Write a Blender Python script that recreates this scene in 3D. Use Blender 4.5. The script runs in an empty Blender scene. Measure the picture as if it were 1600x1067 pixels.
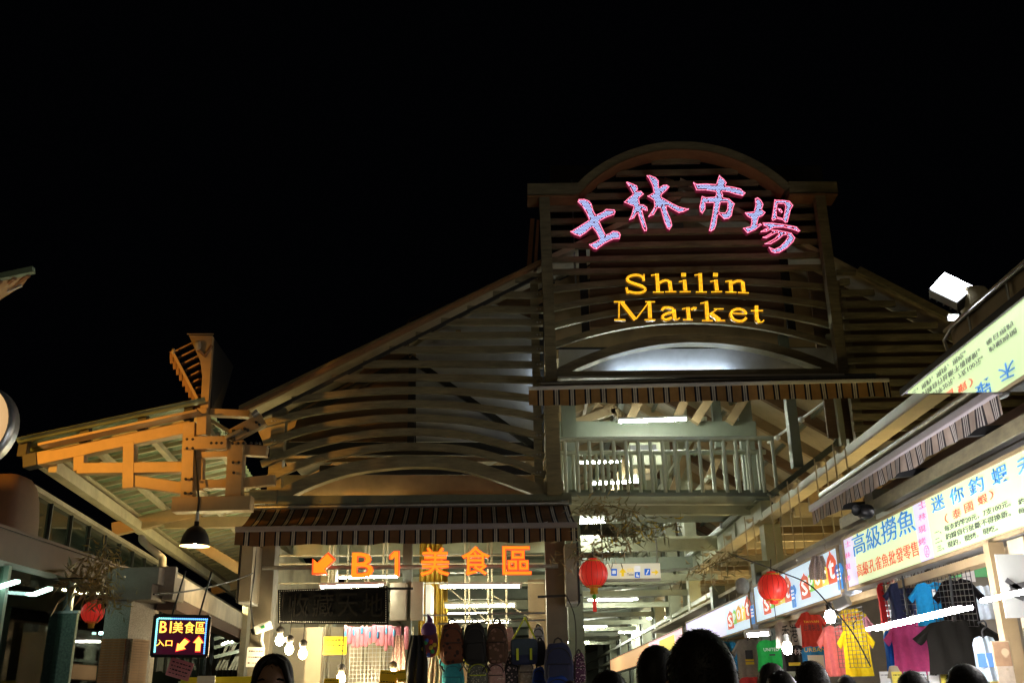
import bpy, bmesh, math, random
from mathutils import Vector as V, Matrix
from mathutils.geometry import tessellate_polygon
random.seed(7)
S = bpy.context.scene
COL = S.collection
# ------------------------------------------------------------------ camera
FPX = 1540.0                      # focal length in pixels of the 1600 px wide photograph
CX, CY = 800.0, 533.5
VY = (815.0, 1094.0)              # where lines running into the market meet
VZX = 730.0
VZY = CY - (FPX * FPX + (VY[0] - CX) * (VZX - CX)) / (VY[1] - CY)
def cdir(x, y): return V(((x - CX) / FPX, -(y - CY) / FPX, -1.0)).normalized()
AY = cdir(*VY); AZ = cdir(VZX, VZY); AX = AY.cross(AZ)
ROT = Matrix((AX, AY, AZ))        # camera space to world space
EYE = V((0, 0, 1.55))
cam_data = bpy.data.cameras.new('camera'); cam = bpy.data.objects.new('camera', cam_data); COL.objects.link(cam)
cam_data.sensor_width = 36.0; cam_data.lens = 36.0 * FPX / 1600.0; cam_data.clip_end = 500; cam_data.clip_start = 0.05
cam.matrix_world = Matrix.Translation(EYE) @ ROT.to_4x4()
S.camera = cam
# ------------------------------------------------------------------ night sky, street light, exposure
W = bpy.data.worlds.new('World'); S.world = W; W.use_nodes = True
bg = W.node_tree.nodes['Background']; bg.inputs[0].default_value = (0.35, 0.4, 0.6, 1); bg.inputs[1].default_value = 0.0012
S.view_settings.view_transform = 'Standard'; S.view_settings.look = 'None'
S.view_settings.exposure = 0.0; S.view_settings.gamma = 1.0; S.view_settings.use_curve_mapping = False
S.render.engine = 'CYCLES'; S.cycles.use_denoising = True; S.cycles.max_bounces = 6; S.cycles.diffuse_bounces = 3
S.cycles.sample_clamp_indirect = 6.0; S.cycles.caustics_reflective = False; S.cycles.caustics_refractive = False
TUBE = 300.0; BULB = 170.0; STALL_TUBE = 170.0
STREET_FILL = 85.0; SODIUM = 1500.0

def ray(x, y): return ROT @ V(((x - CX) / FPX, -(y - CY) / FPX, -1.0))
def P(x, y, Y): r = ray(x, y); return EYE + r * (Y / r.y)
def PX(x, y, X): r = ray(x, y); return EYE + r * (X / r.x)
def PZ(x, y, Z): r = ray(x, y); return EYE + r * ((Z - EYE.z) / r.z)

# ------------------------------------------------------------------ materials
MATS = {}
def mat(name, col, rough=0.6, metal=0.0, var=0.25, scale=6.0, bump=0.0, spec=0.5, stretch=None, emis=None, emis_s=0.0, trans=0.0, alpha=1.0, dirt=0.0):
    if name in MATS: return MATS[name]
    m = bpy.data.materials.new(name); m.use_nodes = True; nt = m.node_tree; b = nt.nodes['Principled BSDF']
    b.inputs['Roughness'].default_value = rough; b.inputs['Metallic'].default_value = metal
    b.inputs['Specular IOR Level'].default_value = spec
    b.inputs['Base Color'].default_value = (*col, 1)
    if trans: b.inputs['Transmission Weight'].default_value = trans
    if alpha < 1: b.inputs['Alpha'].default_value = alpha
    if var or bump or dirt:
        tc = nt.nodes.new('ShaderNodeTexCoord'); mp = nt.nodes.new('ShaderNodeMapping')
        nt.links.new(tc.outputs['Object'], mp.inputs[0])
        if stretch: mp.inputs['Scale'].default_value = stretch
        n = nt.nodes.new('ShaderNodeTexNoise'); n.inputs['Scale'].default_value = scale; n.inputs['Detail'].default_value = 6; n.inputs['Roughness'].default_value = 0.65
        nt.links.new(mp.outputs[0], n.inputs[0])
        r = nt.nodes.new('ShaderNodeValToRGB')
        r.color_ramp.elements[0].position = 0.3; r.color_ramp.elements[1].position = 0.72
        r.color_ramp.elements[0].color = (*[c * (1 - var) for c in col], 1); r.color_ramp.elements[1].color = (*[min(1, c * (1 + var * 0.6)) for c in col], 1)
        nt.links.new(n.outputs[0], r.inputs[0]); last = r.outputs[0]
        if dirt:
            n2 = nt.nodes.new('ShaderNodeTexNoise'); n2.inputs['Scale'].default_value = 1.7; n2.inputs['Detail'].default_value = 8
            nt.links.new(tc.outputs['Object'], n2.inputs[0])
            r2 = nt.nodes.new('ShaderNodeValToRGB'); r2.color_ramp.elements[0].position = 0.5; r2.color_ramp.elements[1].position = 0.75
            r2.color_ramp.elements[0].color = (0, 0, 0, 1); r2.color_ramp.elements[1].color = (dirt, dirt, dirt, 1)
            nt.links.new(n2.outputs[0], r2.inputs[0])
            mx = nt.nodes.new('ShaderNodeMixRGB'); mx.inputs[2].default_value = (0.09, 0.065, 0.04, 1)
            nt.links.new(r2.outputs[0], mx.inputs[0]); nt.links.new(last, mx.inputs[1]); last = mx.outputs[0]
        if var or dirt: nt.links.new(last, b.inputs['Base Color'])
        if bump:
            bp = nt.nodes.new('ShaderNodeBump'); bp.inputs['Strength'].default_value = bump; bp.inputs['Distance'].default_value = 0.02
            nt.links.new(n.outputs[0], bp.inputs['Height']); nt.links.new(bp.outputs[0], b.inputs['Normal'])
        mr = nt.nodes.new('ShaderNodeMapRange'); mr.inputs['To Min'].default_value = max(0.02, rough - 0.12); mr.inputs['To Max'].default_value = min(1, rough + 0.15)
        nt.links.new(n.outputs[0], mr.inputs['Value']); nt.links.new(mr.outputs[0], b.inputs['Roughness'])
    if emis_s:
        b.inputs['Emission Color'].default_value = (*(emis or col), 1); b.inputs['Emission Strength'].default_value = emis_s
    MATS[name] = m
    return m
def glow(name, col, s): return mat(name, tuple(min(1, c) for c in col), 0.5, var=0, emis=col, emis_s=s)
def stripes(name, bands, rough=0.85, axis=0, count=1.0):
    """cloth with woven stripes along its length (uv)"""
    m = bpy.data.materials.new(name); m.use_nodes = True; nt = m.node_tree; b = nt.nodes['Principled BSDF']; b.inputs['Roughness'].default_value = rough
    b.inputs['Specular IOR Level'].default_value = 0.15
    uv = nt.nodes.new('ShaderNodeUVMap'); sp = nt.nodes.new('ShaderNodeSeparateXYZ'); nt.links.new(uv.outputs[0], sp.inputs[0])
    mu = nt.nodes.new('ShaderNodeMath'); mu.operation = 'MULTIPLY'; mu.inputs[1].default_value = count; nt.links.new(sp.outputs[axis], mu.inputs[0])
    fr = nt.nodes.new('ShaderNodeMath'); fr.operation = 'FRACT'; nt.links.new(mu.outputs[0], fr.inputs[0])
    r = nt.nodes.new('ShaderNodeValToRGB'); r.color_ramp.interpolation = 'CONSTANT'; e = r.color_ramp.elements
    for k, (p, c) in enumerate(bands):
        el = e[k] if k < 2 else e.new(p)
        el.position = p; el.color = (*c, 1)
    nt.links.new(fr.outputs[0], r.inputs[0])
    tc = nt.nodes.new('ShaderNodeTexCoord'); n = nt.nodes.new('ShaderNodeTexNoise'); n.inputs['Scale'].default_value = 9; n.inputs['Detail'].default_value = 7
    nt.links.new(tc.outputs['Object'], n.inputs[0])
    mr = nt.nodes.new('ShaderNodeMapRange'); mr.inputs['To Min'].default_value = 0.5; mr.inputs['To Max'].default_value = 1.3; nt.links.new(n.outputs[0], mr.inputs[0])
    mx = nt.nodes.new('ShaderNodeMixRGB'); mx.blend_type = 'MULTIPLY'; mx.inputs[0].default_value = 1; nt.links.new(r.outputs[0], mx.inputs[1]); nt.links.new(mr.outputs[0], mx.inputs[2])
    nt.links.new(mx.outputs[0], b.inputs['Base Color'])
    bp = nt.nodes.new('ShaderNodeBump'); bp.inputs['Strength'].default_value = 0.25; nt.links.new(n.outputs[0], bp.inputs['Height']); nt.links.new(bp.outputs[0], b.inputs['Normal'])
    MATS[name] = m
    return m
M_olive = mat('olive_paint', (0.27, 0.245, 0.15), 0.5, var=0.42, scale=7, bump=0.12, dirt=0.5, stretch=(.5, 1, 3))
M_pale = mat('pale_green_paint', (0.40, 0.42, 0.30), 0.4, var=0.16, scale=4, bump=0.05, dirt=0.3)
M_deep = mat('grey_green_paint', (0.15, 0.175, 0.135), 0.42, var=0.2, scale=4, bump=0.05, dirt=0.2)
M_cream = mat('cream_paint', (0.50, 0.44, 0.30), 0.6, var=0.22, scale=3, bump=0.06, dirt=0.35)
M_tan = mat('tan_paint', (0.38, 0.28, 0.15), 0.55, var=0.25, scale=3, bump=0.06, dirt=0.3)
M_brown = mat('brown_board', (0.16, 0.10, 0.055), 0.7, var=0.3, scale=3, bump=0.1, stretch=(1, 1, 8))
M_rust = mat('rust_brown_paint', (0.30, 0.17, 0.08), 0.6, var=0.3, scale=5, bump=0.1)
M_black = mat('black_metal', (0.012, 0.012, 0.013), 0.45, var=0.3)
M_dark = mat('dark_steel', (0.03, 0.032, 0.034), 0.5, var=0.3)
M_steel = mat('galvanised_steel', (0.5, 0.52, 0.53), 0.35, 0.85, var=0.25, scale=12, bump=0.03)
M_white = mat('white_enamel', (0.72, 0.73, 0.70), 0.35, var=0.08)
M_plaster = mat('translucent_panel', (0.55, 0.58, 0.60), 0.6, var=0.22, scale=2.2, dirt=0.25)
M_asphalt = mat('asphalt', (0.05, 0.05, 0.052), 0.8, var=0.4, scale=40, bump=0.3)
M_paving = mat('paving', (0.16, 0.155, 0.15), 0.7, var=0.3, scale=14, bump=0.15)
M_granite = mat('granite', (0.36, 0.32, 0.25), 0.55, var=0.55, scale=70, bump=0.05)
M_brick = mat('brick_clay', (0.40, 0.16, 0.06), 0.8, var=0.35, scale=22, bump=0.25)
M_conc = mat('concrete', (0.36, 0.31, 0.24), 0.8, var=0.25, scale=5, bump=0.15, dirt=0.4)
M_brownconc = mat('brown_render', (0.13, 0.075, 0.05), 0.75, var=0.2, scale=6, bump=0.1)
M_gold = mat('gold_curtain', (0.62, 0.42, 0.05), 0.45, var=0.25, scale=3, stretch=(14, 14, 1), bump=0.2)
M_yel = mat('yellow_card', (0.85, 0.72, 0.03), 0.6, var=0.06)
M_ink = mat('black_ink', (0.01, 0.01, 0.012), 0.6, var=0)
M_cord = mat('cord', (0.02, 0.018, 0.015), 0.6, var=0)
M_wire = mat('chrome_wire', (0.6, 0.6, 0.58), 0.3, 0.8, var=0)
M_darkwire = mat('black_wire', (0.05, 0.05, 0.05), 0.4, 0.5, var=0)
M_tube = glow('fluorescent_glow', (0.96, 1.0, 0.82), TUBE)
M_stube = glow('stall_tube_glow', (1.0, 0.95, 0.96), STALL_TUBE)
M_bulb = glow('bulb_glow', (1.0, 0.80, 0.45), BULB)
M_dglass = mat('dark_glass', (0.012, 0.018, 0.016), 0.06, var=0, spec=0.6)
def clear_glass():
    m = bpy.data.materials.new('shop_glass'); m.use_nodes = True; nt = m.node_tree
    nt.nodes.remove(nt.nodes['Principled BSDF'])
    t = nt.nodes.new('ShaderNodeBsdfTransparent'); t.inputs[0].default_value = (0.72, 0.86, 0.80, 1)
    g = nt.nodes.new('ShaderNodeBsdfGlossy'); g.inputs['Roughness'].default_value = 0.02
    f = nt.nodes.new('ShaderNodeFresnel'); f.inputs[0].default_value = 1.5
    mx = nt.nodes.new('ShaderNodeMixShader'); nt.links.new(f.outputs[0], mx.inputs[0]); nt.links.new(t.outputs[0], mx.inputs[1]); nt.links.new(g.outputs[0], mx.inputs[2])
    nt.links.new(mx.outputs[0], nt.nodes['Material Output'].inputs[0]); return m
M_glass = clear_glass()

# ------------------------------------------------------------------ mesh builder
class MB:
    def __init__(s): s.v = []; s.f = []; s.uv = {}; s.sm = set()
    def add(s, vs, fs, smooth=False):
        o = len(s.v); s.v += [V(a) for a in vs]
        for f in fs:
            if smooth: s.sm.add(len(s.f))
            s.f.append([i + o for i in f])
        return s
    def hexa(s, c):          # 8 corners: bottom ring 0-3, top ring 4-7
        return s.add(c, [(3, 2, 1, 0), (4, 5, 6, 7), (0, 1, 5, 4), (1, 2, 6, 5), (2, 3, 7, 6), (3, 0, 4, 7)])
    def box(s, c, d, R=None):
        c = V(c); x, y, z = d[0] / 2, d[1] / 2, d[2] / 2
        q = [V(t) for t in ((-x, -y, -z), (x, -y, -z), (x, y, -z), (-x, y, -z), (-x, -y, z), (x, -y, z), (x, y, z), (-x, y, z))]
        return s.hexa([c + (R @ t if R else t) for t in q])
    def beam(s, p, q, w, h, up=(0, 0, 1)):      # w across, h along up
        p, q, up = V(p), V(q), V(up); d = (q - p).normalized(); r = d.cross(up)
        if r.length < 1e-4: r = d.cross(V((0, 1, 0)))
        r.normalize(); u = r.cross(d).normalized(); a, b = r * w / 2, u * h / 2
        return s.hexa([p - a - b, p + a - b, q + a - b, q - a - b, p - a + b, p + a + b, q + a + b, q - a + b])
    def tube(s, pts, r, n=6, cap=True):
        pts = [V(p) for p in pts]; rings = []; prev = None
        rs = r if isinstance(r, (list, tuple)) else [r] * len(pts)
        for i, p in enumerate(pts):
            d = (pts[min(i + 1, len(pts) - 1)] - pts[max(i - 1, 0)])
            d = d.normalized() if d.length > 1e-9 else V((0, 0, 1))
            if prev is None: a = d.cross(V((0, 0, 1))); a = a if a.length > 1e-3 else d.cross(V((1, 0, 0)))
            else: a = prev - d * prev.dot(d)
            a.normalize(); prev = a; b = d.cross(a)
            rings.append([p + (a * math.cos(2 * math.pi * k / n) + b * math.sin(2 * math.pi * k / n)) * rs[i] for k in range(n)])
        vs = [q for g in rings for q in g]; fs = []
        for i in range(len(pts) - 1):
            for k in range(n): fs.append((i * n + k, i * n + (k + 1) % n, (i + 1) * n + (k + 1) % n, (i + 1) * n + k))
        s.add(vs, fs, True)
        if cap: s.add(rings[0], [tuple(reversed(range(n)))]); s.add(rings[-1], [tuple(range(n))])
        return s
    def lathe(s, c, prof, n=16, ax=(0, 0, 1)):   # prof: (radius, height)
        c, ax = V(c), V(ax).normalized(); a = ax.cross(V((0, 1, 0))); a = a if a.length > 1e-3 else ax.cross(V((1, 0, 0))); a.normalize(); b = ax.cross(a)
        vs = [c + ax * h + (a * math.cos(2 * math.pi * k / n) + b * math.sin(2 * math.pi * k / n)) * r for r, h in prof for k in range(n)]
        fs = [(i * n + k, i * n + (k + 1) % n, (i + 1) * n + (k + 1) % n, (i + 1) * n + k) for i in range(len(prof) - 1) for k in range(n)]
        return s.add(vs, fs, True)
    def poly(s, loops, vec):                     # loops: outer + holes, extruded along vec
        loops = [[V(p) for p in l] for l in loops]; vec = V(vec); flat = [p for l in loops for p in l]; N = len(flat)
        tris = tessellate_polygon(loops)
        fs = [tuple(t) for t in tris] + [tuple(N + i for i in reversed(t)) for t in tris]
        o = 0
        for l in loops:
            k = len(l); fs += [(o + i, o + (i + 1) % k, N + o + (i + 1) % k, N + o + i) for i in range(k)]; o += k
        return s.add(flat + [p + vec for p in flat], fs)
    def strip(s, pts, h, d, up=(0, 0, 1)):       # bent slat: centre line pts, height h, depth vector d
        pts = [V(p) for p in pts]; up, d = V(up), V(d); n = len(pts); vs = []
        for i, p in enumerate(pts):
            t = (pts[min(i + 1, n - 1)] - pts[max(i - 1, 0)]).normalized(); u = (up - t * t.dot(up)).normalized() * h / 2
            vs += [p - u, p + u, p + u + d, p - u + d]
        fs = [(i * 4 + k, i * 4 + (k + 1) % 4, i * 4 + 4 + (k + 1) % 4, i * 4 + 4 + k) for i in range(n - 1) for k in range(4)]
        fs += [(3, 2, 1, 0), tuple((n - 1) * 4 + k for k in range(4))]
        return s.add(vs, fs)
    def grid(s, fn, nu, nv, uvs=(1, 1)):
        o = len(s.v); s.v += [V(fn(i / nu, j / nv)) for j in range(nv + 1) for i in range(nu + 1)]
        for j in range(nv):
            for i in range(nu):
                a = o + j * (nu + 1) + i; s.uv[len(s.f)] = [((i + di) / nu * uvs[0], (j + dj) / nv * uvs[1]) for di, dj in ((0, 0), (1, 0), (1, 1), (0, 1))]
                s.sm.add(len(s.f)); s.f.append([a, a + 1, a + nu + 2, a + nu + 1])
        return s
    def blob(s, c, d, e=0.6, n=16, m=10, R=None, fn=None):   # rounded box
        def sg(x, k): return math.copysign(abs(x) ** k, x)
        c = V(c); vs = []
        for j in range(m + 1):
            t = -math.pi / 2 + math.pi * j / m
            for i in range(n):
                p = 2 * math.pi * i / n; q = V((d[0] / 2 * sg(math.cos(t), e) * sg(math.cos(p), e), d[1] / 2 * sg(math.cos(t), e) * sg(math.sin(p), e), d[2] / 2 * sg(math.sin(t), e)))
                if fn: q = V(fn(q))
                vs.append(c + (R @ q if R else q))
        return s.add(vs, [(j * n + i, j * n + (i + 1) % n, (j + 1) * n + (i + 1) % n, (j + 1) * n + i) for j in range(m) for i in range(n)], True)
    def mesh(s, name, m, org=V((0, 0, 0)), bevel=0):
        me = bpy.data.meshes.new(name); me.from_pydata([p - org for p in s.v], [], s.f); 
        bm = bmesh.new(); bm.from_mesh(me); bmesh.ops.recalc_face_normals(bm, faces=bm.faces); bm.to_mesh(me); bm.free()
        for i in s.sm: me.polygons[i].use_smooth = True
        if s.uv:
            ul = me.uv_layers.new(name='UVMap')
            for i, cs in s.uv.items():
                p = me.polygons[i]; vi = list(p.vertices); src = s.f[i]
                for li in p.loop_indices: ul.data[li].uv = cs[src.index(me.loops[li].vertex_index)]
        me.materials.append(m)
        return me
def root_of(o):
    while o.parent: o = o.parent
    return o
def tag(o, label=None, cat=None, group=None, kind=None):
    for k, x in (('label', label), ('category', cat), ('group', group), ('kind', kind)):
        if x: o[k] = x
    return o
def thing(name, label, cat, loc=(0, 0, 0), group=None):
    o = bpy.data.objects.new(name, None); o.empty_display_size = 0.2; COL.objects.link(o); o.location = loc
    return tag(o, label, cat, group)
def part(name, mb, m, parent, label=None, kind=None, bevel=0.0):
    org = V(root_of(parent).location) if parent else V((0, 0, 0))
    o = bpy.data.objects.new(name, mb.mesh(name, m, org)); COL.objects.link(o); o.parent = parent
    if bevel: bev(o, bevel)
    return tag(o, label, kind=kind)
def bev(o, w=0.004, seg=2):
    b = o.modifiers.new('bevel', 'BEVEL'); b.width = w; b.segments = seg; b.limit_method = 'ANGLE'; return o
def solo(name, mb, m, label, cat, group=None, kind=None, bevel=0.0):
    xs = [p for p in mb.v]; org = V((sum(p.x for p in xs) / len(xs), sum(p.y for p in xs) / len(xs), min(p.z for p in xs)))
    o = bpy.data.objects.new(name, mb.mesh(name, m, org)); COL.objects.link(o); o.location = org
    if bevel: bev(o, bevel)
    return tag(o, label, cat, group, kind)
def shared(name, me, parent, off, label=None):
    o = bpy.data.objects.new(name, me); COL.objects.link(o); o.parent = parent; o.location = off
    return tag(o, label)
def smooth(pts, n=6):
    pts = [V(p) for p in pts]; out = []
    for i in range(len(pts) - 1):
        a, b, c, d = pts[max(i - 1, 0)], pts[i], pts[i + 1], pts[min(i + 2, len(pts) - 1)]
        for k in range(n):
            t = k / n; out.append(0.5 * ((2 * b) + (c - a) * t + (2 * a - 5 * b + 4 * c - d) * t * t + (3 * b - a - 3 * c + d) * t ** 3))
    return out + [pts[-1]]
# text -> mesh fitted into a rectangle: origin = lower left, ex/ez = full width and height vectors
FONTC = {}
def text_mesh(mb_name, s, o, ex, ez, m, parent=None, depth=0.004, bold=0.0, gap=1.0, label=None, fit_h=True):
    c = bpy.data.curves.new(mb_name, 'FONT'); c.body = s; c.size = 1; c.extrude = 0; c.offset = bold; c.resolution_u = 2; c.space_character = gap
    t = bpy.data.objects.new('tmp', c); COL.objects.link(t)
    dg = bpy.context.evaluated_depsgraph_get(); me = bpy.data.meshes.new_from_object(t.evaluated_get(dg)); bpy.data.objects.remove(t); bpy.data.curves.remove(c)
    xs = [v.co.x for v in me.vertices]; ys = [v.co.y for v in me.vertices]
    x0, x1, y0, y1 = min(xs), max(xs), min(ys), max(ys)
    o, ex, ez = V(o), V(ex), V(ez); n = ex.cross(ez).normalized()
    org = V(root_of(parent).location) if parent else V((0, 0, 0))
    for v in me.vertices:
        v.co = o + ex * ((v.co.x - x0) / (x1 - x0)) + ez * ((v.co.y - y0) / (y1 - y0)) + n * depth - org
    bm = bmesh.new(); bm.from_mesh(me)
    g = bmesh.ops.extrude_face_region(bm, geom=bm.faces[:]); 
    for v in [e for e in g['geom'] if isinstance(e, bmesh.types.BMVert)]: v.co -= n * (depth * 0.8)
    bmesh.ops.recalc_face_normals(bm, faces=bm.faces); bm.to_mesh(me); bm.free()
    me.materials.clear(); me.materials.append(m)
    ob = bpy.data.objects.new(mb_name, me); COL.objects.link(ob); ob.parent = parent
    return tag(ob, label)
# ================================================================== ground and far surroundings
YF = 14.0
def F(x, y, dy=0.0): return P(x, y, YF + dy)
g = MB().grid(lambda u, v: (-150 + 300 * u, -150 + 300 * v, 0), 2, 2); tag(part('ground', g, M_asphalt, None), kind='structure')
g = MB().box((1.0, 37, 0.01), (16, 46, 0.02)); tag(part('market_floor', g, M_paving, None), kind='structure')

# ================================================================== the market hall
hall = thing('market_hall', 'two storey market hall front with arched olive slats round an arch-topped sign frame', 'building', (0.7, YF, 0))
def Z3(u, v, dy=0): return F(350 + u / 2.964, 500 + v / 2.964, dy)
def Z5(u, v, dy=0): return F(800 + u / 2.541, 200 + v / 2.541, dy)
LS = [[(1349, -193), (1480, -190)], [(1245, -121), (1480, -118)], [(1126, -52), (1480, -50)],
      [(1005, 5), (1478, 10)], [(887, 70), (1478, 68)], [(765, 135), (1478, 133)], [(643, 202), (900, 200), (1478, 205)],
      [(500, 268), (870, 263), (1200, 268), (1478, 277)], [(313, 368), (600, 335), (870, 322), (1150, 332), (1478, 366)],
      [(185, 478), (400, 425), (650, 393), (870, 385), (1100, 395), (1300, 420), (1480, 452)],
      [(180, 572), (400, 502), (650, 460), (870, 450), (1100, 462), (1300, 497), (1483, 538)],
      [(170, 665), (400, 578), (650, 527), (870, 515), (1100, 530), (1300, 575), (1485, 630)],
      [(160, 750), (400, 650), (650, 597), (870, 583), (1100, 597), (1300, 645), (1490, 715)]]
for k, L in enumerate(LS):
    m = MB().strip(smooth([Z3(u, v) for u, v in L], 5) if len(L) > 2 else [Z3(u, v) for u, v in L], 0.103 + random.uniform(-.003, .003), (0, 0.07, 0))
    part('slat', m, M_olive, hall)
for L in LS:
    for uu in ((842 - 350) * 2.964, 228):
        pp = [p for p in zip(L[:-1], L[1:]) if p[0][0] <= uu <= p[1][0]]
        if pp:
            (u0, v0), (u1, v1) = pp[0]; vv = v0 + (v1 - v0) * (uu - u0) / (u1 - u0)
            for du in (-7, 7): part('bolt', MB().lathe(Z3(uu + du, vv, -.002), [(0, .012), (.012, .010), (.014, 0)], 8, (0, -1, 0)), M_steel, hall)
m = MB().strip(smooth([Z3(u, v, -0.06) for u, v in [(235, 822), (400, 745), (600, 682), (870, 652), (1100, 668), (1300, 728), (1485, 795)]], 6), 0.17, (0, 0.16, 0))
part('arch_beam', m, M_olive, hall, 'thick arched beam under the left slats')
part('arch_foot', MB().beam(Z3(122, 820, -0.04), Z3(248, 820, -0.04), 0.12, 0.2), M_olive, hall)
part('arch_foot', MB().beam(Z3(1478, 778, -0.04), Z3(1572, 776, -0.04), 0.12, 0.17), M_olive, hall)
def vpost(name, xt, yt, xb, yb, wpx, dy, dep, m_, par=hall, label=None):
    a, b = F(xt, yt, dy), F(xb, yb, dy); w = wpx / FPX * (YF + dy) * 1.02
    return part(name, MB().beam(V((b.x, b.y, b.z)), V((b.x, b.y, a.z)), w, dep, (0, 1, 0)), m_, par, label)
vpost('post', 424, 640, 428, 795, 21, 0.17, 0.18, M_olive)
vpost('post', 840, 440, 843, 790, 13, 0.17, 0.12, M_olive)
vpost('post', 861, 590, 866, 775, 22, -0.05, 0.2, M_olive, label='square post below the sign frame, left of the balcony')
vpost('post', 640, 570, 642, 700, 11, 0.45, 0.1, M_dark)
# roof edge boards, roof skin and rafters
apexL, lowL = F(820, 428), F(372, 650)
part('barge_board', MB().beam(lowL + V((0, -.1, 0)), apexL + V((0.35, -.1, .18)), 0.08, 0.06), M_rust, hall, 'long sloping edge board of the left roof')
part('barge_board', MB().beam(lowL + V((0.12, .02, -.12)), apexL + V((0.35, .02, .04)), 0.06, 0.05), M_dark, hall)
part('eave_edge', MB().beam(F(806, 429), F(848, 431), 0.06, 0.06), M_olive, hall)
rg = V((2.7, 0, 9.0))
part('roof', MB().hexa([V((lowL.x, YF, lowL.z + .08)), V((2.7, YF, 9.05)), V((2.7, 60, 9.05)), V((lowL.x, 60, lowL.z + .08)), V((lowL.x, YF, lowL.z + .16)), V((2.7, YF, 9.15)), V((2.7, 60, 9.15)), V((lowL.x, 60, lowL.z + .16))]), M_cream, hall)
gR = F(1337, 426); gR2 = F(1474, 497); rs_ = (gR2.z - gR.z) / (gR2.x - gR.x)
def zr(x): return gR.z + rs_ * (x - gR.x)
XR = 9.5
part('roof', MB().hexa([V((2.7, YF, zr(2.7))), V((XR, YF, zr(XR))), V((XR, 60, zr(XR))), V((2.7, 60, zr(2.7))), V((2.7, YF, zr(2.7) + .08)), V((XR, YF, zr(XR) + .08)), V((XR, 60, zr(XR) + .08)), V((2.7, 60, zr(2.7) + .08))]), M_cream, hall)
part('barge_board', MB().beam(gR + V((0, -.1, 0)), V((XR, gR.y - .1, zr(XR))), 0.08, 0.11), M_olive, hall, 'sloping edge board of the right roof')
part('eave_edge', MB().beam(F(1306, 426), gR + V((0, 0, 0)), 0.08, 0.07), M_olive, hall)
for k in range(14):          # right hand slats, straight, their ends stepping down the roof slope
    y = 441 + k * 17.6; p = F(1312 + k * 1.6, y); xr = min(gR.x + (p.z - gR.z + .12) / rs_, 8.0) if p.z < gR.z else gR.x + .1
    if k < 1: xr = gR.x - .0
    part('slat', MB().beam(p, V((xr - .12, p.y, p.z)), 0.07, 0.092), M_olive, hall)
vpost('post', 1322, 440, 1345, 700, 15, 0.16, 0.12, M_olive)
part('gable_wall', MB().hexa([V((4.7, 14.5, 5.2)), V((XR, 14.5, 5.0)), V((XR, 14.56, 5.0)), V((4.7, 14.56, 5.2)), V((4.7, 14.5, zr(4.7) - .05)), V((XR, 14.5, zr(XR) - .05)), V((XR, 14.56, zr(XR) - .05)), V((4.7, 14.56, zr(4.7) - .05))]), M_brown, hall)
# wall panels behind the left slats: warm boards left, pale translucent sheets right
def panel(name, pts, dy, m_, th=0.03, label=None):
    return part(name, MB().poly([[F(x, y, dy) for x, y in pts]], (0, th, 0)), m_, hall, label)
panel('wall_panel', [(452, 690), (638, 690), (638, 585), (560, 590), (470, 640)], 0.62, M_brown, label='warm lit tan board behind the left slats')
panel('wall_panel', [(560, 585), (638, 583), (638, 500), (700, 470), (640, 500)], 0.62, M_brown)
panel('wall_panel', [(650, 690), (836, 690), (836, 500), (760, 470), (650, 540)], 0.64, M_plaster, label='pale translucent sheet behind the left slats')
panel('wall_panel', [(640, 520), (836, 560), (836, 440), (815, 436)], 0.70, M_brown)
panel('wall_panel', [(430, 778), (850, 775), (850, 742), (430, 742)], 0.42, M_tan, label='low tan board under the arch')
panel('wall_panel', [(430, 722), (850, 720), (850, 712), (430, 716)], 0.5, M_tan)
for a, b in (((642, 560), (838, 700)), ((640, 560), (470, 650)), ((430, 704), (850, 704)), ((500, 735), (830, 735))):
    part('truss_member', MB().beam(F(*a, 0.5), F(*b, 0.5), 0.08, 0.10 if a[1] < 700 else 0.14), M_dark, hall)
part('lintel', MB().beam(F(432, 783, -0.02), F(893, 780, -0.02), 0.10, 0.14), M_deep, hall, 'grey lintel over the striped awning')
for k in range(7):
    p = F(500 + 58 * k, 782, -0.075); part('bolt', MB().lathe(p, [(0.0, .012), (.013, .01), (.015, 0)], 8, (0, -1, 0)), M_steel, hall)
panel('backing_sheet', [(420, 700), (850, 700), (850, 445), (815, 440), (420, 660)], 0.95, M_dark)
# ---- arch topped sign frame
fr = thing('sign_frame', 'tall olive sign frame with round arched top and curved slats behind the bright characters', 'sign frame', (2.7, YF - .2, 5.9))
FD = -0.22
def fpost(xt, yt, xb, yb, wpx):
    a, b = F(xt, yt, FD), F(xb, yb, FD); w = wpx / FPX * YF
    part('post', MB().beam(b, a, w, 0.16, (0, 1, 0)), M_olive, fr, bevel=.006)
fpost(850, 308, 862, 596, 18); fpost(1279, 305, 1317, 588, 17)
arc = []
pa, pm, pb = F(898, 300, FD), F(1072, 229, FD), F(1231, 299, FD)
cx = (pa.x + pb.x) / 2; hw = (pb.x - pa.x) / 2; hz = pm.z - (pa.z + pb.z) / 2; Rr = (hw * hw + hz * hz) / (2 * hz); zc = pm.z - Rr; an = math.asin(hw / Rr)
arc = [V((cx + Rr * math.sin(-an + 2 * an * k / 40), pa.y - 0.05, zc + Rr * math.cos(-an + 2 * an * k / 40))) for k in range(41)]
part('arch_top', MB().strip(arc, 0.13, (0, 0.3, 0)), M_olive, fr)
arc2 = [V((cx + (Rr - .085) * math.sin(-an + 2 * an * k / 40), pa.y - 0.065, zc + (Rr - .085) * math.cos(-an + 2 * an * k / 40))) for k in range(41)]
part('arch_lip', MB().strip(arc2, 0.022, (0, 0.33, 0)), M_rust, fr)
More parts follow.
